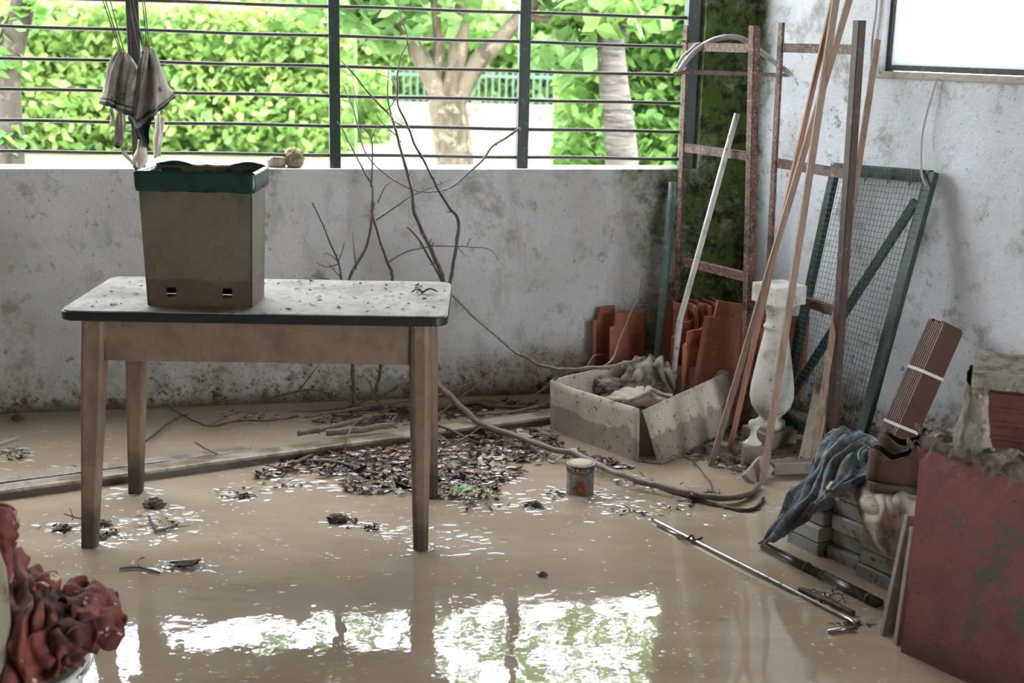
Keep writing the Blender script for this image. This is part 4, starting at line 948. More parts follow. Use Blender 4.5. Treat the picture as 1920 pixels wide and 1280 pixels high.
c_ = tin_m.mix(e1, c_, tin_m.mix(tin_m.ramp(tin_m.noise(55, 3, .6, off=4), .42, .6), (0.16, 0.085, 0.045), (0.40, 0.13, 0.06)))
c_ = tin_m.mix(tin_m.ramp(tin_m.math('ADD', sx_.outputs[2], tin_m.math('MULTIPLY', tin_m.noise(30, 4, .7, off=7), .03)), .034, .018), c_, (0.13, 0.095, 0.065))
tin_m = tin_m.done(c_, .4)
tin = thing('paint_tin', (tp_.x, tp_.y, -.015), 'small paint tin with blue band and yellow lettering standing in the water', 'tin')
ORG[tin.name] = V((tp_.x, tp_.y, -.015))
z0 = V((tp_.x, tp_.y, 0))
MB().lathe([(tr_, -.015), (tr_, th_ - .002), (tr_ + .002, th_), (tr_ + .002, th_ + .003), (tr_ - .004, th_ + .003), (tr_ - .006, th_ - .001), (.01, th_ - .001)], z0, 40).build('tin_body', tin_m, tin, smooth=False, bevel=.0008)
MB().lathe([(tr_ - .001, th_ - .026), (tr_ + .0008, th_ - .026), (tr_ + .0008, th_ - .003), (tr_ - .001, th_ - .003)], z0, 40).build('blue_band', simple('blue print', (.03, .04, .16), [((.1, .12, .2), 40, .55, .7)], .4), tin, smooth=True)
lid = MB().lathe([(tr_ - .006, th_ + .001), (tr_ - .008, th_ + .004), (.03, th_ + .007), (.006, th_ + .008)], z0, 32, fn=lambda a, z: 1 + .04 * noise.noise(V((a * 3, z * 90, 0))))
lid.build('lid_crust', simple('dried paint crust', (.55, .47, .36), [((.3, .22, .15), 50, .55, .7)], .9, bump=(150, .004)), tin, smooth=True)
cu = bpy.data.curves.new('lettering', 'FONT'); cu.body = 'DURALIN'; cu.size = .0225; cu.extrude = .0004; cu.offset = .0007; cu.align_x = 'CENTER'
to = bpy.data.objects.new('lettering', cu); COL.objects.link(to)
dg = bpy.context.evaluated_depsgraph_get(); tm = bpy.data.meshes.new_from_object(to.evaluated_get(dg)); bpy.data.objects.remove(to)
fa = math.atan2(-tp_.y, -tp_.x)
m = MB()
vs = []
for v_ in tm.vertices:
    a = fa + v_.co.x * .82 / (tr_ + .001); r_ = tr_ + .0012 + v_.co.z
    vs.append(z0 + V((r_ * math.cos(a), r_ * math.sin(a), th_ - .0225 + v_.co.y)))
m.add(vs, [tuple(p.vertices) for p in tm.polygons]); m.build('lettering', simple('yellow print', (.5, .3, .05), rough=.5), tin)
bpy.data.meshes.remove(tm)

# ------------------------------------------------------------------ roof tiles stood against the wall
TWd, THt = .23, .40
def tile_mesh():
    m = MB(); nu, nv = 26, 14
    def prof(u): return .016 * math.exp(-((u - .05) / .05) ** 2) + .013 * math.exp(-((u - .5) / .10) ** 2) + .018 * math.exp(-((u - .94) / .06) ** 2)
    def fn(u, v): return V(((u - .5) * TWd, -prof(u) - (.007 if v > .9 else 0) + .004 * math.cos(v * math.pi), v * THt))
    m.grid(fn, nu, nv); m.uv = None
    keep = [k for k, f in enumerate(m.f) if not ((f[0] % (nu + 1)) < 4 and (f[0] // (nu + 1)) >= nv - 2)]
    m.f = [m.f[k] for k in keep]; m.m = [0] * len(m.f)
    return m
tile0 = tile_mesh().build('roof_tile', terracotta, solid=.013, bevel=.002, org=(0, 0, 0)); first = [True]
def tile(label, loc, tang, lean=.06, roll=0.0, sc=1.0, dz=0.0):
    """tang: direction of the tile's width seen from its front"""
    if first[0]: o = tile0; first[0] = False
    else: o = tile0.copy(); COL.objects.link(o)
    tag(o, label, 'roof tile', 'terracotta roof tiles stood in the corner')
    a = math.atan2(tang[1], tang[0])
    o.matrix_world = Matrix.Translation(V(loc) + V((0, 0, dz))) @ Matrix.Rotation(a, 4, 'Z') @ Matrix.Rotation(-lean, 4, 'X') @ Matrix.Rotation(roll, 4, 'Y') @ Matrix.Scale(sc, 4)
    return o
tA = (.62, .55)
g0 = G(1160, 737)
tile('terracotta roof tile stood alone by the wall, front of the pair', g0 + V((.03, -.04, 0)), tA)
tile('terracotta roof tile stood alone by the wall, rear of the pair', g0 + V((-.045, .035, .012)), tA, .05)
tB = V((.33, -.94, 0)); nBk = V((.94, .33, 0)); g1 = P(1256, 740, 5.66); g1.z = 0
words = ['first', 'second', 'third', 'fourth', 'fifth', 'sixth']
for k in range(6):
    tile('roof tile seen edge-on, %s from the teal pipe in the packed row' % words[k], g1 + nBk * (.037 * k) + V((.02, .03, 0)) + tB * (.02 * (k % 2)), (tB.x, tB.y), .02 + .01 * (k % 3), 0, 1.0, .06 + .004 * (k % 3))
tC = (.55, .6)
tile('notched roof tile in front of the row, rear of two', V((P(1284, 700, 5.56).x, 5.56, 0)), tC, .05, 0, .95, .02)
tile('notched roof tile in front of the row, nearest the box', V((P(1306, 700, 5.50).x, 5.50, 0)), tC, .05, 0, .95)
tile('big tilted roof tile leaning with a bright edge behind the box', V((P(1350, 720, 5.42).x, 5.42, 0)), (.93, .3), .10, .16, 1.28)
tile('roof tile standing behind the baluster, lower one', G(1470, 800) + V((0, .14, 0)), (.95, .1), .05, 0, .95, .08)
tile('roof tile standing behind the baluster, upper one', G(1452, 785) + V((0, .22, 0)), (.95, .2), .05, 0, 1.0, .12)

# ------------------------------------------------------------------ pipe and pole in the corner
gp = G(1226, 752); tag(MB().tube([gp + V((0, 0, -.03)), B(1262, 342, .06)], .0195, 16).build('iron_pipe', teal_pipe, smooth=True, bevel=.002), 'teal painted pipe leaning in the corner left of the tiles', 'pipe')
pp = [G(1254, 772), P(1275, 600, 5.42), P(1382, 213, 5.40)]
tag(MB().tube([pp[0] + V((0, 0, -.02)), pp[1], pp[2]], .0125, 12).build('wooden_pole', white_paint, smooth=True), 'flaking white pole leaning across the rusty frame', 'pole')

# ------------------------------------------------------------------ rusty iron frames
def extrap(a, b, z=0.0): return a + (b - a) * ((z - a.z) / (b.z - a.z))
def angle_iron(p, q_, u, v, w=.034, t=.005, mi=0):
    """L section: flanges along u and v"""
    m = MB(); c = (p + q_) / 2; h = (q_ - p) / 2
    m.ob(c + u * w / 2, h, u * w / 2, v * t / 2); m.ob(c + v * w / 2, h, v * w / 2, u * t / 2); return m
def frame(label, lt, ll, rt_, rl, rungs, mats):
    l0, r0 = extrap(lt, ll, -.03), extrap(rt_, rl, -.03); t = thing('rusty_ladder', (l0 + r0) / 2, label, 'metal frame')
    ac = (rt_ - lt); ac.z = 0; ac.normalize(); nf = V((ac.y, -ac.x, 0))
    if nf.y > 0: nf = -nf
    angle_iron(l0, lt, ac, -nf, .03).build('upright', mats[0], t, bevel=.001); angle_iron(r0, rt_, -ac, -nf, .032).build('upright', mats[1], t, bevel=.001)
    for z in rungs:
        a, b = extrap(lt, l0, z), extrap(rt_, r0, z)
        m = MB(); m.ob((a + b) / 2 - nf * .004, (b - a) / 2, nf * .003, V((0, 0, .017))); m.ob((a + b) / 2 - nf * .018 + V((0, 0, .016)), (b - a) / 2, nf * .017, V((0, 0, .003)))
        m.build('rung', rust, t, bevel=.001)
    return t
a_, b_ = P(1282, 47, 5.72), P(1265, 540, 5.72)
frame('rusty iron ladder frame standing before the mossy corner, holding the saw', a_, b_, P(1414, 48, 5.3), P(1399, 700, 5.3), [P(1287, y, 5.72).z for y in (88, 277, 489)], (rust, rust))
a_ = P(1460, 42, 5.36)
frame('rusty iron ladder frame with dark upright behind the laths', a_, P(1436, 520, 5.36), P(1611, 38, 4.92), G(1556, 858), [P(1467, y, 5.36).z for y in (90, 306, 545)], (rust, rust_dark))
wr_ = thing('wire_tie', P(1278, 80, 5.74), 'twisted wire tying the iron frame to the window bar', 'wire')
MB().tube(catmull([P(1272, 74, 5.7), P(1282, 78, 5.68), P(1292, 84, 5.7), P(1284, 92, 5.72), P(1274, 86, 5.72), P(1280, 76, 5.68), P(1296, 80, 5.68)], 6), .0022, 5).build('loop', string_m, wr_, smooth=True)
MB().tube(catmull([P(1276, 92, 5.68), P(1273, 108, 5.68), P(1276, 122, 5.69)], 5), .0015, 5).build('loose_end', string_m, wr_, smooth=True)

# ------------------------------------------------------------------ bow saw
def SW(x, y): return P(x, y, 5.64 - .16 * (x - 1268) / 214)
saw = thing('bow_saw', SW(1375, 140), 'grey bow saw hanging on the rusty frame', 'saw')
MB().tube(catmull([SW(1274, 132), SW(1288, 112), SW(1308, 92), SW(1338, 75), SW(1368, 69), SW(1394, 74), SW(1424, 95), SW(1454, 118), SW(1476, 134), SW(1484, 142)], 8), .0115, 12).build('bow_tube', alu, saw, smooth=True)
MB().tube(catmull([SW(1268, 128), SW(1280, 106), SW(1296, 92), SW(1306, 83), SW(1316, 82), SW(1310, 90)], 6), .005, 8).build('hand_guard', alu, saw, smooth=True)
pv = MB(); pv.tube([SW(1263, 137), SW(1292, 135)], [.009, .008], 8); pv.build('lever', rust, saw, smooth=True)
bm = MB(); a_, b_ = SW(1284, 134), SW(1478, 141); d_ = (b_ - a_); n_ = 74; up_ = V((0, 0, 1)); th = V((0, .0008, 0)); vs = []
for i in range(n_ + 1):
    for k in (0, 1):
        p = a_ + d_ * ((i + .5 * k) / (n_ + .5)); dp = -.004 if k == 0 else -.013
        vs += [p + up_ * .008 - th, p + up_ * dp - th, p + up_ * dp + th, p + up_ * .008 + th]
kk = len(vs) // 4; fs = []
for i in range(kk - 1):
    for j in range(4): fs.append((i * 4 + j, i * 4 + (j + 1) % 4, i * 4 + 4 + (j + 1) % 4, i * 4 + 4 + j))
bm.add(vs, fs); bm.build('blade', blade_m, saw)
MB().tube([SW(1480, 140) - V((0, .014, 0)), SW(1480, 140) + V((0, .014, 0))], .005, 8).build('bolt', steel, saw)

# ------------------------------------------------------------------ laths leaning against the frame
def lath(label, foot, top, w_=.024, h_=.012, mat=wood_lath, name='wooden_lath', side=(1, .25, 0), ext=1.0):
    top = foot + (top - foot) * ext
    return tag(MB().beam(foot + V((0, 0, -.02)), top, w_, h_, side).build(name, mat, bevel=.0015), label, 'lath')
lath('long lath slanting furthest left at its foot, beside the box', G(1331, 872), P(1592, 0, 4.78), ext=1.1)
lath('reddish lath with its foot second from the box', G(1366, 845), P(1562, 0, 4.82), .02, .012, wood_red, ext=1.1)
lath('dark-edged lath crossing before the white baluster', G(1429, 907), P(1567, 0, 4.74), .026, .014, ext=1.1)
lath('single lath reaching up to the edge of the frosted window', G(1521, 882), R(1646, 74, .02), .026, .010)
tag(MB().beam(G(1513, 862) + V((0, 0, -.02)), P(1545, 722, 4.99), .072, .018, (1, -.3, 0)).build('short_plank', wood_grey, bevel=.003), 'short broad plank leaning on the dark upright', 'plank')
tag(MB().beam(G(1446, 876, .035), G(1550, 872, .035), .05, .05).build('wood_block', wood_wet, bevel=.004), 'wet wooden block lying level behind the jeans', 'wood block')
tag(MB().beam(G(1406, 904, .0), G(1436, 868, .055), .075, .035, (1, .4, 0)).build('wood_block', wood_grey, bevel=.004), 'tilted wood offcut at the foot of the dark-edged lath', 'wood block')

# ------------------------------------------------------------------ baluster and finial
bb = G(1441, 828); bal = thing('baluster', bb, 'white cast stone baluster with square cap standing behind the laths', 'baluster')
zt = P(1441, 531, bb.y).z; ks = zt / .66
def lobes(a, z): return 1 + (.07 * (abs(math.cos(2 * a + .6)) ** .7) - .045 if .14 * ks < z < .44 * ks else 0)
prof = [(.055, .06), (.062, .075), (.062, .09), (.048, .10), (.044, .112), (.06, .128), (.079, .155), (.088, .195), (.086, .235), (.078, .29), (.066, .36), (.055, .42), (.049, .46), (.047, .475), (.053, .482), (.053, .49), (.046, .496), (.043, .52), (.046, .548), (.06, .565), (.066, .572), (.066, .584)]
MB().lathe([(r, z * ks) for r, z in prof], bb, 48, lobes).build('shaft', stone_white, bal, smooth=True)
ca = math.radians(24)
def rbox(c, w_, z0, z1): return MB().ob(c + V((0, 0, (z0 + z1) / 2)), V((math.cos(ca), math.sin(ca), 0)) * w_ / 2, V((-math.sin(ca), math.cos(ca), 0)) * w_ / 2, V((0, 0, (z1 - z0) / 2)))
ca = math.radians(28); rbox(bb, .155, .583 * ks, .66 * ks).build('cap', stone_white, bal, bevel=.004)
rbox(bb, .16, -.03, .062).build('plinth', simple('muddy stone', (.2, .165, .12), [((.4, .37, .3), 12, .55, .7)], .6, bump=(60, .003)), bal, bevel=.005)
fb = G(1409, 868); fin = thing('stone_finial', fb, 'small white knob-topped finial at the foot of the baluster', 'finial')
MB().box(fb + V((0, 0, .03)), .075, .075, .1).build('base_block', simple('muddy stone', (.2, .165, .12)), fin, bevel=.004)
MB().lathe([(.034, .078), (.034, .086), (.022, .096), (.012, .112), (.011, .135), (.02, .145), (.024, .158), (.02, .172), (.006, .18)], fb, 24).build('knob', stone_white, fin, smooth=True)

# ------------------------------------------------------------------ wire mesh panel
mTL, mTR = R(1568, 309, .06), R(1748, 323, .045); mBL, mBR = G(1466, 780), G(1600, 872)
mp_ = thing('mesh_panel', (mBL + mBR) / 2, 'green framed wire mesh panel leaning on the right wall', 'mesh panel')
mn = (mTR - mTL).cross(mTL - mBL).normalized()
if mn.y > 0: mn = -mn
def MP(u, v): return mBL.lerp(mBR, u).lerp(mTL.lerp(mTR, u), v)
for a, b, wd in ((MP(0, 0), MP(0, 1), .034), (MP(1, 0), MP(1, 1), .046), (MP(0, .985), MP(1, .985), .05), (MP(0, .01), MP(1, .01), .034)):
    MB().beam(a, b, wd, .03, (b - a).cross(mn)).build('rail', green_paint, mp_, bevel=.002)
a, b = MP(.9, .90) - mn * .012, MP(.05, .1) - mn * .012
MB().beam(a, b, .036, .02, (b - a).cross(mn)).build('brace', green_paint, mp_, bevel=.002)
m = MB(); nu, nv = 26, 50
for i in range(1, nu):
    u = i / nu; m.tube([MP(u, v) + mn * (.018 + .003 * noise.noise(V((u * 6, v * 6, 0)))) for v in np.linspace(0, 1, 20)], .0011, 4, caps=False)
for j in range(1, nv):
    v = j / nv; m.tube([MP(u, v + .002 * noise.noise(V((u * 7, v * 9, 1)))) + mn * (.0195 + .003 * noise.noise(V((u * 6, v * 6, 0)))) for u in np.linspace(0, 1, 12)], .0011, 4, caps=False)
m.build('wire_mesh', wire_m, mp_, smooth=True)['kind'] = 'stuff'
for u in (.38, .62, .84):
    MB().tube(catmull([MP(u, .998) + mn * .02, MP(u + .02, 1.005), MP(u + .03, .965) + mn * .024, MP(u + .01, .95) + mn * .026, MP(u, .97) + mn * .022], 5), .0016, 5).build('wire_tie', string_m, mp_, smooth=True)

# ------------------------------------------------------------------ bundle of planks
tC_ = R(1776, 610, .13); fo = R(1776, 610, .13); lean = V((-.86, -.5, 0)); hgt = tC_.z + .02
ft_ = tC_ + lean * hgt * .42 + DR * hgt * -.06; ft_.z = -.02
ax_ = (tC_ - ft_).normalized(); sd_ = (DR - ax_ * DR.dot(ax_)).normalized(); nn_ = ax_.cross(sd_)
if nn_.y > 0: nn_ = -nn_
pb = thing('plank_bundle', ft_, 'bundle of thin brown planks strapped together, leaning on the right wall', 'planks')
NPL = 8; st = .0105; dirw = sd_; dirn = nn_
view = (CP - tC_).normalized()
# plank edges face the room; the broad side of the last plank faces along the wall towards the window
stack = (sd_ * .95 + nn_ * .1).normalized(); depth = ax_.cross(stack).normalized()
if depth.dot(view) < 0: depth = -depth
for k in range(NPL):
    off_ = stack * (k - NPL / 2) * st + ax_ * (.006 * math.sin(k * 2.3)); cpl = (tC_ + ft_) / 2 + off_
    m = MB(); m.ob(cpl, ax_ * (tC_ - ft_).length / 2, depth * .055, stack * st * .40); o = m.build('plank', plank_m, pb)
    m = MB(); 
    m.ob(cpl + depth * .0555 + stack * st * .27, ax_ * (tC_ - ft_).length / 2, depth * .0008, stack * st * .13)
    m.build('worn_edge', plank_edge, o)
for px, py in ((1748, 702), (1690, 800)):
    s_ = (PL(px, py, tC_ + depth * .056, depth) - ft_).dot(ax_); c_0 = ft_ + ax_ * s_ - stack * st * .5
    w1, w2_ = depth * .0572, stack * (NPL * st / 2 + .001)
    m = MB(); ring = [c_0 + w1 - w2_, c_0 + w1 + w2_, c_0 - w1 + w2_, c_0 - w1 - w2_]
    for i in range(4): m.beam(ring[i], ring[(i + 1) % 4], .012, .0014, ax_)
    m.build('strap', strap_m, pb)

# ------------------------------------------------------------------ broken pink wall
A = G(1689, 1222); Bq = G(1735, 1290); dW = V((1, 0, 0)); zA = P(1729, 812, A.y).z
dW = (G(1920, 868, zA) - G(1729, 812, zA)).normalized(); pW = V((-dW.y, dW.x, 0))
if pW.x < 0: pW = -pW
pink = NT('pink plaster'); zz = pink.dot((0, 0, 1))
c_ = pink.mix(pink.ramp(pink.noise(7, 6, .7), .38, .68), (0.36, 0.15, 0.145), (0.27, 0.125, 0.12))
c_ = pink.mix(pink.ramp(pink.noise(3.2, 6, .7, off=6), .55, .62), c_, (0.19, 0.165, 0.15))
c_ = pink.mix(pink.math('MULTIPLY', pink.ramp(pink.noise(40, 4, .7, off=9), .65, .72), .8), c_, (0.05, .03, .025))
c_ = pink.mix(pink.math('MULTIPLY', pink.ramp(pink.math('ADD', zz, pink.math('MULTIPLY', pink.noise(12, 5, .7, off=2), .2)), .24, .1), .8), c_, (0.12, 0.07, 0.055))
mo = pink.ramp(pink.math('ADD', zz, pink.math('MULTIPLY', pink.noise(9, 6, .75, off=12), .12)), zA + .012, zA + .022)
c_ = pink.mix(mo, c_, pink.mix(pink.ramp(pink.noise(22, 5, .7, off=15), .4, .62), (0.27, 0.245, 0.205), (0.12, 0.10, 0.075)))
pink.bump(pink.noise(30, 6, .7), .006, 1.0); pink = pink.done(c_, .7)
mortar = simple('broken mortar', (0.22, 0.20, 0.165), [((0.11, .09, .065), 14, .45, .6), ((.33, .31, .27), 40, .55, .68)], .9, bump=(60, .006))
bw = thing('broken_wall', A + dW * .4 + pW * .14, 'broken low pink plastered wall nearest the camera', 'wall', kind='thing')
ORG[bw.name] = V(bw.location)
LW_ = 1.1; TW_ = .30
def K(s, t, z): return A + dW * s + pW * t + V((0, 0, z))
def topz(s, t): return zA - .01 + .022 * noise.fractal(V((s * 11, t * 11, 3)), .9, 2, 4) + .012 * noise.noise(V((s * 40, t * 40, 1)))
m = MB(); n = 70
m.grid(lambda u, v: K(LW_ * u, .004 * noise.noise(V((u * 9, v * 5, 0))) + .01 * max(0, noise.noise(V((u * 30, v * 20, 5)))) * (v > .9), -.05 + (topz(LW_ * u, 0) + .05) * v), n, 30)
m.grid(lambda u, v: K(LW_ * u, TW_ * v, topz(LW_ * u, TW_ * v)), n, 24)
m.grid(lambda u, v: K(0, TW_ * (1 - u), -.05 + (topz(0, TW_ * (1 - u)) + .05) * v), 14, 24)
m.uv = None
m.build('plaster_body', pink, bw, smooth=False)
rr = random.Random(9); m = MB()
for k in range(26):
    s_, t_ = rr.uniform(.0, .9), rr.uniform(.03, .28); r_ = rr.uniform(.008, .028)
    lm = lump(K(s_, t_, topz(s_, t_)), (r_, r_ * .8, r_ * .6), .6, 2.2, k, (12, 8)); m.add(lm.v, lm.f)
m.build('mortar_crumbs', mortar, bw)['kind'] = 'stuff'
# hollow block on top
hbp = G(1800, 832, zA); s_b = (hbp - A).dot(dW); t_b = (hbp - A).dot(pW)
hz = P(1800, 690, hbp.y).z - zA
hbk = thing('hollow_block', K(s_b, t_b, zA), 'shade-darkened terracotta hollow clay block with mortar end on the pink wall', 'block')
HL = .42; HWd = .24
xv = V((.93, -.36, 0)).normalized(); yv = V((.36, .93, 0)).normalized(); ob_ = hbp
def Q(a, b, z): return ob_ + xv * a + yv * b + V((0, 0, z))
clay = simple('dark red clay', (.12, .045, .03), [((.07, .03, .02), 9, .5, .7), ((.2, .1, .07), 20, .6, .75)], .8, bump=(40, .003))  # terracotta darkened in the colour to hold the shadow on this face
m = MB(); m.hexa([Q(.045, .02, -.03), Q(HL, .02, -.03), Q(HL, HWd, -.03), Q(.045, HWd, -.03), Q(.045, .02, hz - .03), Q(HL, .02, hz - .03), Q(HL, HWd, hz - .03), Q(.045, HWd, hz - .03)]); m.build('clay_body', clay, hbk, bevel=.004)
for k in range(4): m = MB(); z = .02 + k * (hz - .05) / 4; m.hexa([Q(.05, .014, z), Q(HL, .014, z), Q(HL, .022, z), Q(.05, .022, z), Q(.05, .014, z + .008), Q(HL, .014, z + .008), Q(HL, .022, z + .008), Q(.05, .022, z + .008)]); m.build('ridge', clay, hbk)
m = MB()
def endf(u, v):
    an = u * 2 * math.pi; z = -.04 + (hz - .0) * v; fl = .028 * (1 - v) ** 3
    c2, s2 = math.cos(an), math.sin(an); x = .03 + (.032 + fl) * math.copysign(abs(c2) ** .5, c2); y = HWd / 2 + (HWd / 2 + .004 + fl * .5) * math.copysign(abs(s2) ** .4, s2)
    return Q(x, y, z) + noise.noise_vector(V((x * 25, y * 25, z * 25))) * .007
m.grid(endf, 60, 24); m.uv = None; m.build('mortar_end', mortar, hbk, smooth=True)
m = MB(); nn_c = 14
def capf(z): return lambda u, v: Q(.012 + (HL + .01) * u, -.012 + (HWd + .02) * v, z) + noise.noise_vector(Q(u, v, z) * 9) * .004
c0_, c1_ = hz - .045, hz - .008
for (e0, e1) in ((0, 1),):
    m.grid(lambda u, v: capf(c1_ + .004 * noise.noise(V((u * 9, v * 6, 2))))(u, v), 30, 14); m.grid(lambda u, v: capf(c0_)(u, 1 - v), 30, 14)
    m.grid(lambda u, v: capf(c0_ + (c1_ - c0_) * v)(u, 0), 30, 2); m.grid(lambda u, v: capf(c0_ + (c1_ - c0_) * v)(0, 1 - u), 14, 2); m.grid(lambda u, v: capf(c0_ + (c1_ - c0_) * v)(1, u), 14, 2)
m.uv = None; m.build('cap_slab', mortar, hbk)

# ------------------------------------------------------------------ stacked cement blocks with clothes and shoes
eP = (G(1645, 1135) - G(1430, 1025)).normalized(); qP = V((-eP.y, eP.x, 0))
if qP.y < 0: qP = -qP
O0 = G(1450, 1012) + qP * .03
blk0 = None; rr = random.Random(4)
cw = ['jeans', 'jeans edge', 'beige cloth', 'leaning boards']; rw = ['bottom', 'second', 'third', 'fourth', 'fifth', 'top']
for c in range(4):
    for r in range(5 if c != 2 else 5):
        if c == 0 and r > 3: continue
        sh = V((rr.uniform(-.006, .006), rr.uniform(-.006, .006), 0)) + qP * (.03 if c % 2 else 0) + qP * rr.uniform(0, .018)
        cc = O0 + eP * (.10 + c * .155) + qP * .14 + sh + V((0, 0, -.01 + .0525 * r + .026))
        lab = 'grey cement block, %s of the column under the %s' % (rw[r], cw[c])
        if blk0 is None:
            blk0 = MB().ob(V(), eP * .071, qP * .14, V((0, 0, .0255))).rough(.003, 30).build('cement_block', grey_block, bevel=.004, org=(0, 0, 0)); o = blk0
        else: o = blk0.copy(); COL.objects.link(o)
        o.location = cc; tag(o, lab, 'block', 'cement blocks stacked beside the pink wall')
PT = .262
tag(sheet([[G(1566, 812, .33), G(1598, 803, .345), G(1640, 818, .33), G(1668, 832, .31)],
      [G(1530, 848, .31), G(1560, 842, .335), G(1602, 850, .33), G(1650, 872, .31)],
      [G(1512, 888, .28), G(1535, 890, .30), G(1572, 900, .30), G(1606, 915, .295)],
      [G(1472, 946, .16), G(1500, 945, .215), G(1530, 946, .235), G(1552, 928, .28)],
      [G(1418, 1018, .0), G(1448, 1012, .05), G(1482, 982, .11), G(1520, 960, .19)]], 80, 90, .006, 12, 0, 8, 3.3, (6.5, 3, .019)).build('blue_jeans', denim, smooth=True, solid=.004), 'muddy blue jeans draped over the block stack into the water', 'jeans')
tag(sheet([[G(1548, 896, .285), G(1566, 900, .295), G(1590, 902, .3), G(1612, 900, .3)],
      [G(1540, 912, .27), G(1564, 918, .285), G(1584, 916, .285), G(1606, 914, .29)],
      [G(1545, 926, .25), G(1562, 932, .265), G(1582, 924, .27), G(1602, 928, .275)]], 40, 24, .004, 20, 0, 8, 6.3, (5, 2, .008)).build('pale_rag', cloth_pale, smooth=True, solid=.003), 'small pale rag between the jeans and the beige cloth', 'rag')
tag(sheet([[G(1606, 888, .30), G(1640, 905, .305), G(1680, 912, .31), G(1726, 908, .31)],
      [G(1603, 915, .28), G(1636, 928, .30), G(1676, 934, .31), G(1722, 935, .30)],
      [G(1606, 945, .245), G(1640, 956, .285), G(1680, 960, .285), G(1718, 962, .27)],
      [G(1630, 985, .20), G(1648, 994, .235), G(1684, 1006, .22), G(1710, 1004, .2)],
      [G(1644, 1012, .16), G(1658, 1038, .165), G(1686, 1056, .145), G(1702, 1048, .14)]], 70, 70, .005, 12, 0, 8, 9.1, (3.0, 2.2, .009)).build('beige_trousers', cloth_beige, smooth=True, solid=.004), 'muddy beige cloth hanging over the blocks under the shoes', 'clothing')
def shoe(label, heel, dr, sc=1.0, seed=0):
    dr = V(dr).normalized(); sd = V((-dr.y, dr.x, 0)); t = thing('leather_shoe', heel, label, 'shoe', 'brown shoes on the block stack')
    Ls = .29 * sc
    def S(x, y, z): return V(heel) + dr * x * Ls + sd * y * sc + V((0, 0, z * sc))
    def hw(u): return .001 + .041 * min(1, (u * 9) ** .5) * (1 + .18 * math.exp(-((u - .68) / .18) ** 2)) * (1 - max(0, (u - .72) / .28) ** 2.2 * .85) * (1 - .16 * math.exp(-((u - .4) / .14) ** 2))
    def hh(u): return .118 + .012 * math.sin(u * 18) if u < .3 else (.112 + .03 * math.exp(-((u - .46) / .06) ** 2) - .06 * min(1, max(0, (u - .46) / .54)) ** .8)
    def fn(a, u):
        op = 1.0 * max(0, min(1, (.52 - u) / .12)) * min(1, u / .03 + .25); an = op + a * (2 * math.pi - 2 * op)
        s2, c2 = math.sin(an), math.cos(an); h = hh(u); zc = .022 + h * .5
        z = zc + (h * .5) * (math.copysign(abs(c2) ** .7, c2)); y = hw(u) * math.copysign(abs(s2) ** .65, s2)
        if op > .1: z = min(z, .022 + h * (.9 - .18 * math.sin(min(1, u / .42) * math.pi)))
        y *= 1 - .12 * max(0, (z - .06)) / .06
        return S(u, y, z) + noise.noise_vector(V((u * 6, a * 5, seed))) * .004
    m = MB(); m.grid(fn, 40, 44); m.uv = None; m.build('upper', leather, t, smooth=True, solid=.004)
    ol = [(u, hw(u) + .005) for u in np.linspace(0, 1, 24)] + [(u, -hw(u) - .005) for u in np.linspace(1, 0, 24)]
    n = len(ol); m = MB(); m.add([S(u, y, 0) for u, y in ol] + [S(u, y, .027) for u, y in ol], [tuple(reversed(range(n))), tuple(range(n, 2 * n))] + [(i, (i + 1) % n, n + (i + 1) % n, n + i) for i in range(n)]); m.build('sole', sole_m, t, bevel=.003)
    m = MB(); m.grid(lambda u, v: S(.36 + .18 * (1 - v) + .0, (u - .5) * .05, .085 + .068 * v + .012 * math.cos((u - .5) * 3)), 10, 10); m.uv = None; m.build('tongue', leather, t, smooth=True, solid=.005)
    for k in range(3): MB().tube(catmull([S(.44 + .05 * k, -.034, .1 - .01 * k), S(.45 + .05 * k, 0, .128 - .016 * k), S(.46 + .05 * k, .034, .1 - .01 * k)], 5), .0022, 5).build('lace', string_m, t, smooth=True)
    return t
hA = G(1624, 912, .305)
shoe('muddy brown leather shoe on the blocks, nearer of the pair', hA, (.93, -.30, 0), 1.02, 1)
shoe('muddy brown leather shoe on the blocks, farther of the pair', hA + V((.055, .105, .012)), (.95, -.24, 0), 1.02, 5)
tag(lump(G(1572, 818, .30), (.04, .03, .028), .25, 2.2, 4).build('bath_sponge', sponge_m, smooth=True), 'yellowish rough sponge on the stack behind the jeans', 'sponge')
cg = thing('green_cord', G(1620, 840, .33), 'loose loops of green cord on the jeans', 'cord')
MB().tube(catmull([G(1582, 824, .345), G(1608, 812, .36), G(1634, 818, .355), G(1650, 832, .35), G(1664, 842, .34)], 6), .0026, 6).build('strand', cord_green, cg, smooth=True)
MB().tube(catmull([G(1636, 850, .345), G(1622, 838, .36), G(1611, 846, .36), G(1610, 860, .35), G(1618, 868, .34)], 6), .0028, 6).build('strand', cord_green, cg, smooth=True)
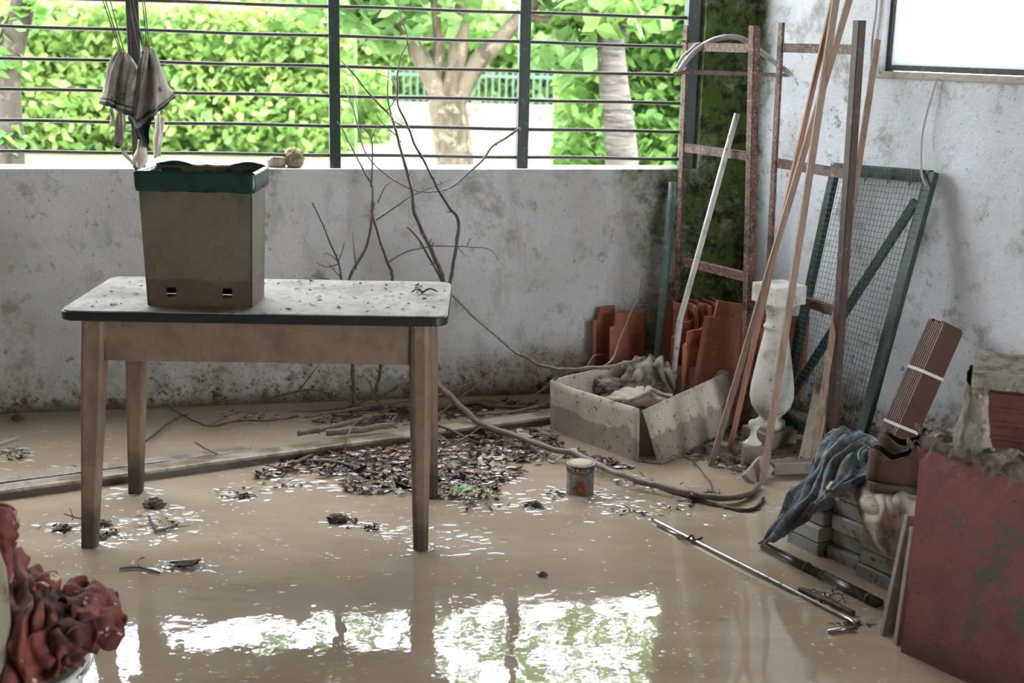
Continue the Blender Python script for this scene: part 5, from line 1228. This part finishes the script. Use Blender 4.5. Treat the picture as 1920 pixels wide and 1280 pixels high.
# pipe, rods, boards in the water before the blocks
pa, pbq = G(1432, 1024, .008), G(1648, 1133, .008); dp = thing('drain_pipe', (pa + pbq) / 2, 'dark muddy pipe lying in the water before the blocks', 'pipe')
MB().tube([pa, pa.lerp(pbq, .55)], [.0155, .0165], 14).build('pipe_section', dark_pipe, dp, smooth=True); MB().tube([pa.lerp(pbq, .53), pbq], [.0185, .0185], 14).build('pipe_section', dark_pipe, dp, smooth=True)
for t in (.4, .54, .92): MB().tube([pa.lerp(pbq, t - .006), pa.lerp(pbq, t + .006)], .0198, 14).build('collar', dark_pipe, dp, smooth=True)
rd = thing('steel_rod', G(1420, 1070), 'thin bent steel rod lying in the shallow water', 'rod')
MB().tube(catmull([G(1222, 972, .006), G(1300, 1012, .007), G(1420, 1073, .008), G(1596, 1163, .007)], 6) + [G(1604, 1171, .008), G(1598, 1176, .008), G(1552, 1184, .006)], .0055, 8).build('rod', steel, rd, smooth=True)
MB().tube([G(1232, 985, .004), G(1298, 1014, .005)], .004, 8).build('second_strand', steel, rd, smooth=True)
MB().tube(catmull([G(1270, 1006, .004), G(1286, 1010, .014), G(1298, 1003, .02), G(1302, 1012, .012), G(1316, 1008, .008)], 5), .004, 6).build('knot', string_m, rd, smooth=True)
for k, (f_, t_, lb) in enumerate((((1662, 1190), (1712, 968), 'grey board leaning against the pink wall end, outer one'), ((1690, 1208), (1722, 990), 'grey board leaning against the pink wall end, inner one'))):
    f0 = G(*f_); tag(MB().beam(f0 + V((0, 0, -.03)), P(t_[0], t_[1], 3.42 - .04 * k), .052, .016, (1, .5, 0)).build('wooden_board', wood_grey, bevel=.002), lb, 'board')
tag(MB().beam(G(1500, 1105, .004), G(1600, 1150, .006), .02, .02).rough(.004, 30).build('wood_scrap', bark, bevel=.003), 'black sodden wood scrap floating between rod and pipe', 'wood')
tag(MB().beam(G(-30, 843, .03), G(32, 822, .04), .022, .012).build('wood_scrap', wood_grey, bevel=.002), 'short grey stick in the water at the photo edge behind the beam', 'wood')

# ------------------------------------------------------------------ cables on the right wall
tag(MB().tube(catmull([R(1646, -40, .012), R(1643, 20, .012), R(1636, 70, .012), R(1634, 110, .014), R(1638, 128, .014), R(1650, 136, .016)], 8), .005, 8).build('cable', cable_m, smooth=True), 'pale cable running down beside the frosted window', 'cable')
tag(MB().tube(catmull([R(1757, 146, .016), R(1752, 165, .02), R(1740, 205, .03), R(1730, 250, .03), R(1727, 300, .05), R(1729, 330, .08), R(1736, 348, .09)], 8), .0042, 8).build('cable', cable_m, smooth=True), 'loose cable end hanging below the frosted window', 'cable')

# ------------------------------------------------------------------ red cloth in a white bucket
YB = 2.66
rc = P(165, 1238, YB); bkc = V((rc.x - .165, YB - .02, 0)); bz = rc.z
bk = thing('bucket', bkc, 'white plastic bucket filled with red cloth at the near edge', 'bucket')
MB().lathe([(.12, -.03), (.125, 0), (.155, bz - .03), (.166, bz - .025), (.168, bz), (.158, bz), (.15, bz - .04), (.1, .02)], bkc, 48).build('bucket_body', simple('white bucket', (.5, .49, .46), [((.3, .26, .2), 9, .5, .7)], .45), bk, smooth=True)
MB().tube([bkc + V((.172 * math.cos(a), .172 * math.sin(a), bz - .006)) for a in np.linspace(-.3, 3.4, 30)], .003, 6).build('handle', steel, bk, smooth=True)
def rs(rows, nu, nv, *a): return sheet([[P(*p) for p in r] for r in rows], nu, nv, *a)
rcl = thing('red_cloth', bkc + V((0, 0, bz)), 'crumpled dark red printed cloth heaped in the bucket', 'cloth')
rs([[(-60, 1010, 2.86), (15, 1030, 2.86), (62, 1070, 2.84), (112, 1095, 2.84), (180, 1105, 2.84), (222, 1122, 2.8)],
    [(-60, 1060, 2.72), (10, 1075, 2.72), (60, 1100, 2.72), (105, 1122, 2.70), (180, 1128, 2.70), (234, 1150, 2.70)],
    [(-60, 1150, 2.6), (10, 1150, 2.58), (60, 1160, 2.58), (105, 1176, 2.56), (160, 1180, 2.57), (230, 1178, 2.64)],
    [(-60, 1230, 2.54), (10, 1238, 2.5), (60, 1236, 2.5), (110, 1228, 2.5), (152, 1222, 2.54), (205, 1204, 2.64)],
    [(-60, 1330, 2.52), (10, 1320, 2.49), (60, 1290, 2.49), (110, 1262, 2.49), (150, 1240, 2.54), (182, 1214, 2.66)]], 110, 100, .008, 14, 0, 8, 1.9, (8, 4.5, .026)).build('draped_cloth', cloth_red, rcl, smooth=True, solid=.003)
rs([[(-40, 950, 2.8), (0, 945, 2.76), (22, 952, 2.76), (34, 975, 2.78)], [(-40, 985, 2.72), (0, 985, 2.7), (18, 990, 2.71), (28, 1000, 2.74)], [(-40, 1040, 2.74), (0, 1040, 2.7), (18, 1045, 2.7), (30, 1060, 2.74)], [(-40, 1100, 2.72), (0, 1100, 2.68), (25, 1105, 2.68), (50, 1110, 2.72)]], 40, 50, .01, 14, .014, 10, 4.9).build('upper_fold', cloth_red, rcl, smooth=True, solid=.003)
def lobe(p0, p1, r0, r1, seed):
    m = MB(); d = (p1 - p0); t = d.normalized(); up_ = V((0, 0, 1)); s_ = t.cross(up_).normalized(); n_ = s_.cross(t)
    def fn(u, v):
        a = -.5 + v * 4.1; r = (r0 + (r1 - r0) * u) * (1 + .15 * math.sin(u * 9 + seed))
        return p0 + d * u + (s_ * math.cos(a) * 1.25 + n_ * math.sin(a)) * r + noise.noise_vector(V((u * 3, v * 3, seed))) * .009
    m.grid(fn, 26, 20); m.uv = None; return m.build('ruffle', cloth_red, rcl, smooth=True, solid=.003)
for k, (a, b, r0, r1) in enumerate((((120, 1112, 2.70), (190, 1116, 2.74), .014, .022), ((118, 1132, 2.64), (182, 1136, 2.70), .016, .026), ((128, 1152, 2.62), (222, 1158, 2.68), .018, .026), ((105, 1185, 2.56), (165, 1192, 2.60), .022, .034), ((150, 1180, 2.6), (225, 1178, 2.66), .018, .024), ((80, 1105, 2.66), (95, 1085, 2.74), .014, .02), ((95, 1215, 2.53), (175, 1212, 2.60), .014, .02))):
    lobe(P(*a), P(*b), r0, r1, k * 1.7)
cc_ = P(-68, 1110, 2.52)
cn = thing('jerry_can', (cc_.x, cc_.y, 0), 'cream plastic container cut off by the photo edge behind the red cloth', 'container')
MB().lathe([(.075, .0), (.085, .03), (.09, .2), (.088, cc_.z + .04), (.075, cc_.z + .09), (.04, cc_.z + .12), (.03, cc_.z + .13), (.03, cc_.z + .15)], V((cc_.x, cc_.y, 0)), 32).build('container_body', cream_plastic, cn, smooth=True)
MB().lathe([(.034, cc_.z + .145), (.034, cc_.z + .17), (.03, cc_.z + .172)], V((cc_.x, cc_.y, 0)), 24).build('screw_cap', cream_plastic, cn, smooth=False)
